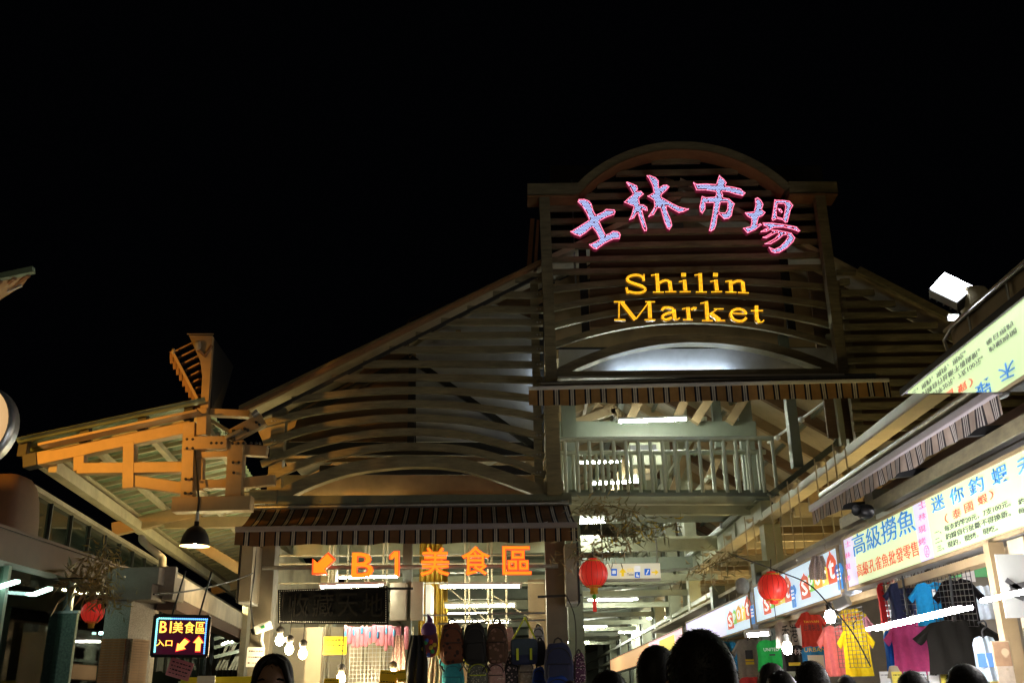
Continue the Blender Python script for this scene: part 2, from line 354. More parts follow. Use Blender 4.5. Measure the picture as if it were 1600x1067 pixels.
for (a, b) in (((824, 303), (903, 302)), ((1229, 300), (1304, 300))):
    part('cap_beam', MB().beam(F(*a, FD + .1), F(*b, FD + .1), 0.32, 0.20), M_olive, fr, bevel=.006)
    part('cap_lip', MB().beam(F(a[0], a[1] + 12, FD + .09), F(b[0], b[1] + 12, FD + .09), 0.35, 0.03), M_rust, fr)
def inarc(z):   # half width inside the arch at height z
    t = z - zc
    return math.sqrt(max(0.0, (Rr - .09) ** 2 - t * t)) if t > 0 else 9
ys = [252, 270, 288, 305, 323, 343, 362, 382, 403, 422]
for y in ys:
    p = F(1070, y, 0.02); z = p.z
    if y < 300: h = inarc(z); x0, x1 = cx - h, cx + h
    else: x0, x1 = F(858, y, .02).x, F(1285, y, .02).x
    part('slat', MB().beam(V((x0, p.y, z)), V((x1, p.y, z)), 0.06, 0.088), M_olive, fr)
for L, Cc, R in (((160, 640), (700, 603), (1245, 630)), ((162, 715), (700, 655), (1255, 704)), ((165, 785), (700, 708), (1265, 780)), ((170, 860), (700, 762), (1275, 858))):
    pts = [(L[0] + (R[0] - L[0]) * t / 20, 0) for t in range(21)]; q = []
    for x, _ in pts:
        t = (x - Cc[0]) / (Cc[0] - L[0]) if x < Cc[0] else (x - Cc[0]) / (R[0] - Cc[0])
        q.append(Z5(x, Cc[1] + ((L[1] if x < Cc[0] else R[1]) - Cc[1]) * t * t, 0.02))
    part('slat', MB().strip(q, 0.095, (0, .06, 0)), M_olive, fr)
q = []
for k in range(31):
    x = 175 + (1300 - 175) * k / 30; t = (x - 720) / (545 if x < 720 else 580); q.append(Z5(x, 834 + (975 - 834 if x < 720 else 965 - 834) * t * t, -0.2))
part('arch_beam', MB().strip(q, 0.135, (0, 0.2, 0)), M_olive, fr, 'thick arched beam along the foot of the sign')
part('sill_beam', MB().beam(Z5(180, 985, -.15), Z5(1310, 972, -.15), 0.2, 0.085), M_olive, fr)
part('sill_lip', MB().beam(Z5(180, 999, -.2), Z5(1310, 988, -.2), 0.24, 0.03), M_white, fr)
part('lit_panel', MB().hexa([Z5(185, 968, .35), Z5(1290, 962, .35), Z5(1290, 962, .38), Z5(185, 968, .38), Z5(185, 880, .35), Z5(1290, 872, .35), Z5(1290, 872, .38), Z5(185, 880, .38)]), M_plaster, fr, 'pale translucent panel glowing under the arch')
part('back_board', MB().hexa([Z5(310, 790, .16), Z5(1080, 790, .16), Z5(1080, 790, .19), Z5(310, 790, .19), Z5(310, 400, .16), Z5(1080, 400, .16), Z5(1080, 400, .19), Z5(310, 400, .19)]), M_brown, fr)
part('back_board', MB().hexa([Z5(160, 870, .8), Z5(1260, 870, .8), Z5(1260, 870, .83), Z5(160, 870, .83), Z5(160, 620, .8), Z5(1260, 620, .8), Z5(1260, 620, .83), Z5(160, 620, .83)]), M_tan, fr)
part('backing_sheet', MB().hexa([Z5(150, 880, .95), Z5(1290, 880, .95), Z5(1290, 880, .98), Z5(150, 880, .98), Z5(150, 150, .95), Z5(1230, 150, .95), Z5(1230, 150, .98), Z5(150, 150, .98)]), M_dark, fr)
for u in (272, 1092):
    a, b = Z5(u + 12, 430, .13), Z5(u + 22, 830, .13); part('back_post', MB().beam(b, V((b.x, b.y, a.z)), 0.12, 0.06, (0, 1, 0)), M_black, fr)
a, b = F(898, 385, .14), F(900, 450, .14); part('conduit', MB().tube([b, V((b.x, b.y, a.z + 1.2))], .014, 6), M_steel, fr)
part('side_board', MB().beam(F(826, 425, 0.5), F(832, 343, .5), 0.07, 0.06, (0, 1, 0)), M_rust, fr)
part('side_board', MB().beam(F(836, 425, 0.1), F(841, 345, .1), 0.05, 0.06, (0, 1, 0)), M_rust, fr)
# small cream plates fixed at the back that show as pale wedges behind the characters
for x, y in ((930, 305), (1035, 282), (1045, 282), (1180, 310)):
    p = F(x, y, .2); part('bracket_plate', MB().box(p, (.16, .05, .035), Matrix.Rotation(.35, 3, 'Y')), M_cream, fr)

# ================================================================== characters in light bulbs
LED_W = glow('led_bluewhite', (0.42, 0.60, 1.0), 1.9); LED_P = glow('led_pink', (1.0, 0.22, 0.36), 2.6); LED_A = glow('led_amber', (1.0, 0.52, 0.02), 2.3)
M_sb = mat('red_sign_back', (0.05, 0.008, 0.02), 0.3, var=0.1, emis=(.75, .04, .14), emis_s=0.12)  # bulb halo on the sign backs put in as faint emission
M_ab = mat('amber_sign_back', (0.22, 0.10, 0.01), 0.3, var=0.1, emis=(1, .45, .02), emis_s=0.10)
def inside(p, loops):
    c = False
    for l in loops:
        j = len(l) - 1
        for i in range(len(l)):
            if (l[i][1] > p[1]) != (l[j][1] > p[1]) and p[0] < (l[j][0] - l[i][0]) * (p[1] - l[i][1]) / (l[j][1] - l[i][1]) + l[i][0]: c = not c
            j = i
    return c
def edist(p, loops):
    d = 1e9
    for l in loops:
        for i in range(len(l)):
            a, b = l[i - 1], l[i]; vx, vy = b[0] - a[0], b[1] - a[1]; t = max(0, min(1, ((p[0] - a[0]) * vx + (p[1] - a[1]) * vy) / (vx * vx + vy * vy + 1e-9)))
            d = min(d, math.hypot(p[0] - a[0] - vx * t, p[1] - a[1] - vy * t))
    return d
def led(mb, p, r):   # tiny lens: octagonal dome half
    n = 6; mb.add([p + V((r * math.cos(2 * math.pi * k / n), 0, r * math.sin(2 * math.pi * k / n))) for k in range(n)] + [p + V((0, -r * 1.1, 0))], [(k, (k + 1) % n, n) for k in range(n)], True)
def conv(pts, ox, oy, sc): return [(ox + u / sc, oy + v / sc) for u, v in pts]
CH = [('士', 885, 300, 10.67, [[[(185, 165), (210, 120), (300, 118), (375, 145), (420, 200), (450, 310), (490, 385), (610, 330), (660, 285), (740, 290), (800, 295), (820, 335), (795, 380), (660, 430), (550, 490), (600, 600), (655, 715), (720, 690), (770, 650), (850, 655), (890, 680), (905, 720), (885, 785), (780, 790), (640, 860), (500, 960), (450, 945), (375, 880), (470, 835), (550, 785), (500, 680), (430, 590), (330, 680), (230, 745), (140, 715), (65, 665), (200, 580), (380, 465), (330, 350), (260, 240)]]]),
      ('林', 970, 265, 9.7, [[[(80, 200), (100, 185), (180, 215), (245, 245), (260, 290), (240, 330), (310, 325), (350, 375), (300, 415), (275, 440), (290, 530), (340, 530), (400, 570), (410, 625), (370, 625), (320, 600), (350, 720), (400, 890), (395, 930), (360, 935), (330, 890), (280, 740), (255, 650), (200, 740), (120, 770), (160, 690), (195, 560), (140, 540), (45, 495), (130, 420), (185, 375), (130, 270)]],
                              [[(390, 95), (440, 85), (530, 120), (575, 170), (575, 280), (640, 235), (700, 230), (735, 265), (690, 320), (615, 385), (620, 420), (740, 490), (880, 560), (1035, 600), (960, 640), (880, 660), (790, 610), (690, 545), (700, 620), (760, 760), (780, 850), (740, 915), (700, 890), (660, 800), (600, 590), (560, 580), (500, 690), (410, 720), (470, 630), (510, 560), (500, 470), (400, 405), (460, 370), (500, 350), (480, 250), (430, 150)]]]),
      ('市', 1075, 265, 10.67, [[[(85, 215), (150, 240), (300, 235), (470, 245), (490, 180), (520, 95), (600, 160), (645, 220), (620, 270), (760, 290), (880, 320), (960, 395), (910, 445), (800, 420), (680, 380), (560, 365), (585, 420), (580, 465), (690, 490), (780, 570), (750, 660), (730, 770), (680, 820), (600, 830), (540, 770), (505, 735), (490, 800), (470, 930), (440, 1000), (380, 1035), (350, 1020), (370, 930), (400, 780), (435, 560), (290, 560), (290, 660), (240, 740), (200, 700), (190, 620), (215, 520), (230, 440), (300, 465), (440, 455), (470, 430), (465, 375), (300, 350), (140, 350)], [(545, 550), (660, 550), (655, 660), (620, 718), (540, 718), (516, 690)]]]),
      ('場', 1155, 300, 10.16, [[[(250, 110), (290, 85), (350, 130), (385, 200), (360, 280), (420, 325), (380, 375), (310, 410), (285, 520), (340, 500), (360, 520), (260, 600), (130, 660), (95, 620), (60, 575), (180, 545), (195, 480), (190, 425), (130, 390), (80, 325), (160, 320), (235, 310), (260, 200)]],
                               [[(560, 125), (700, 130), (800, 145), (860, 215), (820, 280), (790, 400), (770, 480), (730, 490), (690, 450), (600, 430), (530, 460), (515, 430), (540, 280)], [(612, 190), (715, 190), (735, 240), (700, 420), (600, 390), (592, 300)]],
                               [[(605, 255), (660, 268), (692, 310), (672, 338), (620, 300)]],
                               [[(370, 490), (480, 485), (650, 505), (800, 530), (910, 550), (970, 620), (940, 635), (850, 600), (700, 565), (550, 570), (500, 600), (430, 635), (330, 635), (400, 590), (470, 565), (390, 540)]],
                               [[(520, 600), (620, 605), (720, 625), (830, 650), (890, 730), (860, 790), (760, 890), (640, 965), (560, 975), (510, 950), (465, 870), (560, 905), (640, 870), (720, 790), (770, 720), (760, 680), (700, 690), (620, 760), (500, 830), (380, 830), (450, 800), (560, 740), (640, 660), (590, 650), (500, 700), (430, 740), (365, 725), (440, 690), (520, 640)]]])]
SD = -0.36
sg = thing('character_sign', 'four large red-edged white light-bulb characters reading 士林市場 set in an arc', 'sign', F(1070, 380, SD))
for ch, ox, oy, sc, shapes in CH:
    back = MB(); inner = MB(); edge = MB()
    for sh in shapes:
        loops = [conv(l, ox, oy, sc) for l in sh]
        back.poly([[F(x, y, SD) for x, y in l] for l in loops], (0, 0.09, 0))
        for l in loops:      # a row of pink bulbs along the rim
            acc = 0.0
            for i in range(len(l)):
                a, b = l[i - 1], l[i]; L = math.hypot(b[0] - a[0], b[1] - a[1]); t = -acc
                while True:
                    t += 2.15
                    if t > L: break
                    x, y = a[0] + (b[0] - a[0]) * t / L, a[1] + (b[1] - a[1]) * t / L; nx, ny = (b[1] - a[1]) / L, -(b[0] - a[0]) / L
                    for s_ in (.8, -.8):
                        if inside((x + nx * s_, y + ny * s_), loops): led(edge, F(x + nx * s_, y + ny * s_, SD - .012), .0085); break
                acc = L - (t - 2.15)
        xs = [p[0] for p in loops[0]]; yy = [p[1] for p in loops[0]]; pt = 2.25; j = 0; y = min(yy) + 1
        while y < max(yy):
            x = min(xs) + (pt / 2 if j % 2 else 0)
            while x < max(xs):
                if inside((x, y), loops) and edist((x, y), loops) > 2.1 and random.random() > .01: led(inner, F(x, y, SD - .012), .0085)
                x += pt
            y += pt * .93; j += 1
    o = part('character', back, M_sb, sg, 'light-bulb character ' + ch)
    tag(part('white_bulbs', inner, LED_W, o), kind='stuff'); tag(part('pink_bulbs', edge, LED_P, o), kind='stuff')
    xs = [ox + u / sc for sh in shapes for u, v in sh[0]]; yy = [oy + v / sc for sh in shapes for u, v in sh[0]]
    cxp, cyp = sum(xs) / len(xs), sum(yy) / len(yy)
    part('stand_off', MB().tube([F(cxp, cyp, SD + .08), F(cxp, cyp, .0)], .015, 6), M_dark, o)
Z5a = lambda L: [(970 + u / 11.86, 420 + v / 11.86) for u, v in L]; Z6a = lambda L: [(1080 + u / 11.86, 420 + v / 11.86) for u, v in L]; Z8a = lambda L: [(870 + u / 3.9525, 250 + v / 3.9525) for u, v in L]
LET = [('S', Z5a, [([(425, 215), (405, 155), (330, 118), (250, 115), (160, 140), (115, 190), (150, 240), (270, 285), (400, 330), (460, 375), (420, 425), (330, 445), (230, 440), (140, 415)], 2), ([(135, 190), (165, 225), (280, 268), (410, 312), (440, 360)], 1), ([(430, 105), (432, 220)], 1), ([(108, 355), (135, 460)], 2)]),
       ('h', Z5a, [([(672, 95), (692, 430)], 3), ([(570, 120), (640, 108)], 1), ([(605, 431), (795, 431)], 1), ([(725, 255), (790, 222), (860, 215), (915, 255)], 2), ([(908, 240), (930, 420)], 3), ([(835, 425), (1025, 421)], 1)]),
       ('i', Z5a, [([(1130, 110), (1200, 110)], 3), ([(1180, 210), (1200, 410)], 3), ([(1085, 238), (1150, 225)], 1), ([(1100, 425), (1290, 421)], 1)]),
       ('l', Z6a, [([(165, 90), (185, 430)], 3), ([(70, 115), (130, 108)], 1), ([(95, 429), (290, 429)], 1)]),
       ('i', Z6a, [([(415, 108), (490, 112)], 3), ([(457, 210), (478, 410)], 3), ([(360, 235), (430, 220)], 1), ([(380, 428), (570, 420)], 1)]),
       ('n', Z6a, [([(727, 220), (745, 430)], 3), ([(640, 235), (700, 223)], 1), ([(645, 430), (840, 434)], 1), ([(775, 258), (850, 225), (930, 230), (965, 265)], 2), ([(957, 255), (975, 435)], 3), ([(875, 437), (1065, 445)], 1)]),
       ('M', Z8a, [([(355, 875), (420, 875)], 1), ([(385, 880), (384, 980)], 1), ([(358, 986), (425, 986)], 1), ([(402, 880), (484, 984)], 3), ([(492, 978), (566, 880)], 1), ([(572, 880), (577, 980)], 3), ([(550, 875), (605, 875)], 1), ([(545, 986), (608, 986)], 1)]),
       ('a', Z5a, [([(765, 765), (795, 725), (880, 715), (960, 735), (985, 790)], 2), ([(985, 760), (1000, 930)], 3), ([(960, 800), (850, 828), (772, 880), (795, 930), (860, 938), (955, 895)], 2), ([(1000, 942), (1050, 935), (1100, 905)], 1)]),
       ('r', Z5a, [([(1245, 720), (1262, 930)], 3), ([(1145, 742), (1210, 728)], 1), ([(1160, 940), (1340, 940)], 1), ([(1310, 752), (1355, 725), (1405, 735)], 2)]),
       ('k', Z6a, [([(280, 610), (305, 950)], 3), ([(180, 637), (240, 625)], 1), ([(210, 957), (400, 957)], 1), ([(345, 835), (480, 750)], 1), ([(430, 743), (600, 740)], 1), ([(375, 830), (535, 950)], 3), ([(455, 957), (640, 957)], 1)]),
       ('e', Z6a, [([(1025, 835), (770, 822)], 1), ([(1020, 825), (975, 770), (870, 742), (770, 775), (730, 845), (770, 925), (880, 968), (970, 955), (1030, 898)], 2), ([(752, 785), (748, 845), (788, 918)], 1)]),
       ('t', Z6a, [([(1212, 690), (1210, 770), (1220, 930), (1262, 978)], 3), ([(1115, 775), (1330, 773)], 1), ([(1240, 985), (1310, 985), (1352, 945)], 1)])]
sg2 = thing('letter_sign', 'amber light-bulb letters spelling Shilin Market on the curved slats', 'sign', F(1070, 500, SD))
for ch, cv, strokes in LET:
    back = MB(); bulbs = MB()
    for pts, n in strokes:
        pp = cv(pts)
        if len(pp) > 2: pp = [(p.x, p.y) for p in smooth([V((x, y, 0)) for x, y in pp], 5)]
        back.strip([F(x, y, SD + .01) for x, y in pp], (n * 2.0 + 1.2) / FPX * YF, (0, .05, 0), up=(0, 0, 1) if abs(pp[0][0] - pp[-1][0]) > abs(pp[0][1] - pp[-1][1]) * .3 else (1, 0, 0))
        for r in range(n):
            off = (r - (n - 1) / 2) * 1.95; acc = 0.0
            for i in range(len(pp) - 1):
                a, b = pp[i], pp[i + 1]; L = math.hypot(b[0] - a[0], b[1] - a[1]); t = acc
                while t <= L:
                    x, y = a[0] + (b[0] - a[0]) * t / L, a[1] + (b[1] - a[1]) * t / L; led(bulbs, F(x + (b[1] - a[1]) / L * off, y - (b[0] - a[0]) / L * off, SD - .0), .0075); t += 1.95
                acc = t - L
    o = part('letter', back, M_ab, sg2, 'light-bulb letter ' + ch); tag(part('amber_bulbs', bulbs, LED_A, o), kind='stuff')

# ================================================================== fluorescent fittings, awnings
def tube_light(a, b, label, group=None, mt=None, r=.016, house=True, two=False):
    a, b = V(a), V(b); t = thing('tube_light', label, 'tube light', (a + b) / 2, group); d = (b - a).normalized(); sd = d.cross(V((0, 0, 1))).normalized()
    for s in ((-.03, .03) if two else (0,)): part('tube', MB().tube([a + d * .03 + sd * s, b - d * .03 + sd * s], r, 8), mt or M_tube, t)
    if house:
        up = V((0, 0, .045)); part('housing', MB().beam(a + up, b + up, .075 + .06 * two, .035), M_white, t)
        for e in (a, b): part('end_cap', MB().beam(e + up * .3 - d * .015, e + up * .3 + d * .015, .04 + .06 * two, .07), M_white, t)
    return t
AW = stripes('brown_stripe_awning', [(0, (.16, .085, .042)), (.54, (.012, .014, .022)), (.65, (.50, .47, .42)), (.73, (.10, .10, .11)), (.76, (.50, .47, .42)), (.85, (.012, .014, .022)), (.955, (.16, .085, .042))], count=22)
AW2 = stripes('tan_stripe_awning', [(0, (.34, .20, .08)), (.54, (.012, .014, .022)), (.66, (.55, .53, .48)), (.74, (.08, .08, .09)), (.77, (.55, .53, .48)), (.87, (.012, .014, .022)), (.975, (.34, .20, .08))], count=23)
AW3 = stripes('beige_stripe_awning', [(0, (.46, .37, .31)), (.34, (.05, .045, .05)), (.45, (.60, .56, .53)), (.52, (.06, .05, .06)), (.58, (.60, .56, .53)), (.65, (.06, .05, .06)), (.71, (.60, .56, .53)), (.78, (.05, .045, .05)), (.9, (.46, .37, .31))], count=20)
AWR = mat('awning_rail', (0.30, 0.27, 0.29), 0.45, var=.15)
def awning(label, w0, w1, b0, b1, vh, cloth, rail_w, seed, rail=None, wave=.012):
    w0, w1, b0, b1 = V(w0), V(w1), V(b0), V(b1); rnd = random.Random(seed); t = thing('awning', label, 'awning', (w0 + w1) / 2)
    ph = [rnd.uniform(0, 6) for _ in range(4)]; out = ((b0 - w0) - (b1 - b0).normalized() * (b0 - w0).dot((b1 - b0).normalized())); out.z = 0; out.normalize()
    def top(u, v):
        a = w0.lerp(w1, u); b = b0.lerp(b1, u); return a.lerp(b, v) + V((0, 0, -.05 * math.sin(math.pi * v) * (1 + .3 * math.sin(9 * u + ph[0]))))
    part('canopy_cloth', MB().grid(top, 60, 8), cloth, t)
    def val(u, v):
        p = b0.lerp(b1, u); k = v * vh * (1 + .04 * math.sin(26 * u + ph[1]) + .03 * math.sin(57 * u + ph[2]))
        return p + V((0, 0, -k - .01)) + out * (wave * v * (math.sin(40 * u + ph[3]) + .6 * math.sin(95 * u + ph[2])))
    part('valance', MB().grid(val, 150, 4), cloth, t)
    part('front_rail', MB().beam(b0, b1, rail_w, rail_w), rail or AWR, t, bevel=.008)
    part('wall_roller', MB().tube([w0 + V((0, 0, .03)), w1 + V((0, 0, .03))], .04, 8), M_steel, t)
    for u in (.12, .5, .88):
        a = w0.lerp(w1, u) + V((0, 0, -.12)); b = b0.lerp(b1, u); el = (a + b) / 2 + (b1 - b0).normalized() * .25 + V((0, 0, -.03))
        part('folding_arm', MB().tube([a, el, b], .017, 6), M_white, t)
    return t
awning('brown striped awning above the orange food-court letters', F(396, 796, -.08), F(889, 789, -.08), P(368, 827, 13.05), P(902, 820, 13.05), .205, AW, .07, 1)
awning('tan striped awning above the balcony, under the tall sign', P(845, 603, 13.72), P(1368, 590, 13.72), P(826, 607, 13.1), P(1389, 594, 13.1), .235, AW2, .05, 2, M_white)
awning('beige and grey striped awning running along the right stalls', PX(1285, 778, 3.35), PX(1640, 540, 3.35), PX(1268, 795, 2.9), PX(1559, 609, 2.9), .145, AW3, .06, 3)

M_warm = glow('warm_fill_tube_glow', (1.0, .76, .34), 100.0); M_cool = glow('cool_tube_glow', (.72, .85, 1.0), 45.0); M_wd = glow('dim_warm_fill_tube_glow', (1.0, .68, .28), 16.0); M_cd = glow('dim_cool_fill_tube_glow', (.75, .86, 1.0), 9.0)
tube_light(F(455, 787, .3), F(630, 787, .3), 'warm tube lying behind the arched beam under the left slats', None, M_wd, .012, False)  # added fill tube, hidden, warms the boards behind the slats
a_ = F(842, 640, .5); tube_light(a_, V((a_.x, a_.y, a_.z + .9)), 'upright cool tube behind the square post right of the left slats', None, M_cd, .012, False)  # added fill tube, hidden, cools the sheets behind the slats
tube_light(F(960, 583, .22), F(1150, 582, .22), 'cool tube behind the sill under the amber letters', None, M_cool, .014, False)
for i, (X_, Y_) in enumerate(((4.5, 10.6), (4.6, 13.2), (4.6, 17), (4.6, 21.5), (4.6, 27))):
    tube_light((X_, Y_ - .6, 3.24), (X_, Y_ + .6, 3.24), 'warm tube lying on top of the right stalls under the mezzanine', 'tubes on top of the right stalls', M_warm, .016, False)  # added fill tubes, out of sight, turn the joists yellow
for i, (X_, Y_) in enumerate(((6.4, 16.5), (6.4, 22), (6.4, 28))):
    tube_light((X_, Y_ - .6, 4.6), (X_, Y_ + .6, 4.6), 'warm tube lying on the mezzanine deck under the right roof slope', 'tubes on the mezzanine deck', M_warm, .016, False)  # added fill tubes, out of sight, warm the right roof slope
# ================================================================== first stall under the brown awning
stall = thing('corner_stall', 'bag stall between two square posts under the brown awning', 'stall', (-1.5, 14.2, 0))
M_blade = mat('dull_box', (.30, .26, .19), .5, var=.2, scale=4, dirt=.3)
M_post = mat('dark_olive_post', (.15, .13, .095), .5, var=.2, scale=4, bump=.05, dirt=.3)
def spost(x, y, w, Y, label=None, m_=M_post, ybot=None, parent=stall):
    a = P(x, y, Y); ww = w / FPX * Y * 1.03; b = V((a.x, a.y, 0 if ybot is None else P(x, ybot, Y).z))
    return part('post', MB().beam(b, a, ww, ww, (0, 1, 0)), m_, parent, label, bevel=.008)
spost(420, 840, 29, 14.05); spost(866, 838, 30, 14.05); spost(638, 838, 14, 14.3, m_=M_deep)
part('header', MB().beam(P(400, 838, 14.1), P(900, 832, 14.1), .16, .10), M_deep, stall)
part('electrics_box', MB().box(P(623, 940, 14.15), (.22, .16, .5)), M_blade, stall); part('electrics_box', MB().box(P(652, 939, 14.15), (.17, .14, .52)), M_blade, stall)
for x, lab in ((395, 'pale slim box sign end-on beside the left post of the bag stall'), (890, 'pale slim box sign end-on beside the right post of the bag stall')):
    t = thing('blade_sign', lab, 'sign', P(x, 943, 13.7)); a = P(x, 853, 13.7); b = P(x, 941, 13.7)
    part('box', MB().beam(V((a.x, a.y, b.z)), a, .16, .5, (0, 1, 0)), M_blade, t, bevel=.006); sgn = -1 if x < 600 else 1
    part('edge_trim', MB().beam(V((a.x + sgn * .095, a.y, b.z - .02)), V((a.x + sgn * .095, a.y, a.z + .02)), .02, .52, (0, 1, 0)), M_black, t)
    part('bottom_tray', MB().box(V((a.x, a.y, b.z - .02)), (.15, .46, .03)), M_white, t)
part('rail', MB().tube([P(410, 887, 13.75), P(872, 884, 13.75)], .028, 8), M_steel, stall, 'horizontal pipe that carries the orange letters')
M_or = glow('orange_letter', (1.0, 0.29, 0.015), 1.05); M_red = glow('red_letter_rim', (1.0, 0.10, 0.02), .9)
fs = thing('food_court_sign', 'orange glowing arrow and characters B1 美食區 on a pipe under the awning', 'sign', P(660, 900, 13.6))
def lamp_char(s, x0, y0, x1, y1, Y, bold=.02):
    o = P(x0, y1, Y); ex = P(x1, y1, Y) - o; ez = P(x0, y0, Y) - o; ez = V((0, 0, ez.z))
    k = text_mesh('character', s, o, V((ex.x, 0, ex.z)), ez, M_red, fs, .02, bold + .024, label='glowing character ' + s)
    text_mesh('face', s, o + ez * .02 + ex * .02, V((ex.x, 0, ex.z)) * .96, ez * .96, M_or, k, .045, bold)
for s, x0, y0, x1, y1, b in (('B', 549, 863, 584, 902, .0), ('美', 657, 855, 703, 900, .0), ('食', 721, 853, 766, 899, .0), ('區', 785, 853, 831, 898, .0)): lamp_char(s, x0, y0, x1, y1, 13.6, b)
ar = [(487, 897), (488, 872), (495, 879), (513, 862), (524, 873), (507, 890), (511, 897)]
k = part('arrow', MB().poly([[P(x, y, 13.58) for x, y in ar]], (0, .06, 0)), M_red, fs, 'orange arrow pointing down left')
cxa, cya = 503, 881
part('face', MB().poly([[P(cxa + (x - cxa) * .84, cya + (y - cya) * .84, 13.57) for x, y in ar]], (0, .01, 0)), M_or, k)
one = [(608, 873), (608, 867), (616, 860), (624, 860), (624, 899), (617, 899), (617, 868), (612, 873)]
k = part('character', MB().poly([[P(x, y, 13.58) for x, y in one]], (0, .06, 0)), M_red, fs, 'glowing character 1')
part('face', MB().poly([[P(616 + (x - 616) * .74, 879.5 + (y - 879.5) * .94, 13.57) for x, y in one]], (0, .01, 0)), M_or, k)
# unlit black sign
bs = thing('unlit_sign', 'unlit black panel with faint characters 收藏天地 hung below the orange arrow', 'sign', P(520, 974, 13.5))
part('panel', MB().poly([[P(434, 973, 13.5), P(606, 975, 13.5), P(605, 915, 13.5), P(434, 921, 13.5)]], (0, .08, 0)), mat('matt_black_panel', (.006, .006, .006), .85, var=.2, spec=.08), bs)
M_faint = mat('unlit_letters', (0.013, 0.012, 0.011), 0.8, var=0, spec=.08)
for i, c in enumerate('收藏天地'):
    o = P(449 + 39 * i, 963, 13.49); text_mesh('character', c, o, V((.27, 0, 0)), V((0, 0, .30)), M_faint, bs, .006)
M_dot = mat('clear_lens', (.55, .55, .5), .2, var=0); d = MB()
for i in range(58):
    for y0, y1 in ((923, 917), (970.5, 972)): p = P(437 + 166 * i / 57, y0 + (y1 - y0) * i / 57, 13.49); led(d, p, .006)
for i in range(18):
    for x in (437, 603): led(d, P(x, 923 + 48 * i / 17, 13.49), .006)
tag(part('border_lenses', d, M_dot, bs), kind='stuff')
tube_light(P(500, 918, 13.9), P(601, 916, 13.9), 'fluorescent tube along the top of the unlit black sign')
part('bracket_bar', MB().beam(P(600, 919, 13.6), P(646, 919, 13.6), .03, .03), M_black, stall)
part('bracket_bar', MB().beam(P(840, 932, 13.6), P(909, 929, 13.6), .03, .03), M_black, stall)
# stall fluorescent tubes over the bags
for (x0, x1, y, Y, lb) in ((687, 814, 917, 14.8, 'nearest and longest of three fluorescent tubes above the bag rail'), (695, 806, 947, 16.4, 'middle one of three fluorescent tubes above the bag rail'), (700, 797, 972, 18.6, 'lowest of three fluorescent tubes behind the hanging bags')):
    tube_light(P(x0, y, Y), P(x1, y - 1, Y), lb, 'tubes over the bag stall', glow('bag_stall_tube_glow', (1.0, .93, .64), 120.0))
# white pipe scaffold behind, gold curtain, partitions
sc_ = thing('pipe_scaffold', 'white pipe scaffold standing behind the orange letters', 'scaffold', (-1.5, 15.4, 0))
for x in (516, 522, 545, 572, 578, 600, 606, 727, 733, 762, 768, 790):
    a = P(x, 846, 15.4); part('upright', MB().tube([V((a.x, a.y, 0)), V((a.x, a.y, a.z + .4))], .018, 6), M_cream, sc_)
for y in (868, 881, 911): part('crossbar', MB().tube([P(436, y, 15.4), P(850, y - 1, 15.4)], .014, 6), M_cream, sc_)
for (a, b) in (((690, 908), (795, 1000)), ((845, 975), (770, 930)), ((735, 960), (700, 1010))): part('brace', MB().tube([P(*a, 15.5), P(*b, 15.5)], .012, 6), M_cream, sc_)
def curtain(name, x0, x1, y0, Y, zb, m_, label, cat):
    a, b = P(x0, y0, Y), P(x1, y0, Y)
    def fn(u, v): return V((a.x + (b.x - a.x) * u, Y + .05 * math.sin(u * 30) + .02 * math.sin(u * 71), a.z + (zb - a.z) * v))
    return solo(name, MB().grid(fn, 60, 3), m_, label, cat)
curtain('curtain', 656, 692, 840, 15.8, 1.9, M_gold, 'gold curtain hanging behind the character for beauty', 'curtain')
curtain('curtain', 690, 700, 880, 16.6, 2.2, M_gold, 'narrow gold curtain strip right of the wide gold curtain', 'curtain')
M_wallw = mat('warm_white_board', (.46, .38, .25), .6, var=.12, scale=3, dirt=.15)
st_b = thing('stall_partition', 'cream partition of boards and post behind the light bulbs', 'partition', (-3, 15, 0))
a, b = P(440, 976, 15.0), P(640, 976, 15.0)
part('board', MB().box(((a.x + b.x) / 2, 15.6, a.z / 2), (b.x - a.x, .05, a.z)), M_wallw, st_b)
a = P(494, 980, 14.4); part('post', MB().beam(V((a.x, a.y, 0)), a, .22, .2, (0, 1, 0)), M_wallw, st_b)
a = P(860, 900, 15.6); part('board', MB().box((a.x - .1, 16, a.z / 2), (.5, .06, a.z)), M_tan, st_b)
a = P(672, 905, 15.2); part('board', MB().box((a.x, 15.2, a.z / 2 - .1), (.08, .5, a.z)), M_white, st_b)
# bulbs in cages
for i, (x, y) in enumerate(((437, 999), (452, 1013), (473, 1020), (533, 1058), (614, 1054))):
    p = P(x, y, 13.3); lab = ('bare bulb nearest the left post of the bag stall, first of a falling row', 'middle bare bulb of the falling row left of the yellow price card', 'last bare bulb of the falling row, beside the cream post', 'bare bulb low under the yellow price card', 'bare bulb low beside the black garment')[i]
    t = thing('light_bulb', lab, 'bulb', p, 'bare bulbs in the bag stall')
    part('bulb', MB().lathe(p, [(0, -.075), (.035, -.06), (.055, -.02), (.05, .02), (.03, .05), (.022, .07)], 14), M_bulb, t)
    part('socket', MB().lathe(p, [(.024, .065), (.05, .09), (.055, .14), (.02, .17), (.0, .17)], 12), mat('grey_socket', (.16, .15, .14), .5, var=.1), t)
    part('cord', MB().tube([p + V((0, 0, .165)), p + V((.01, .02, .6))], .006, 5), M_cord, t)
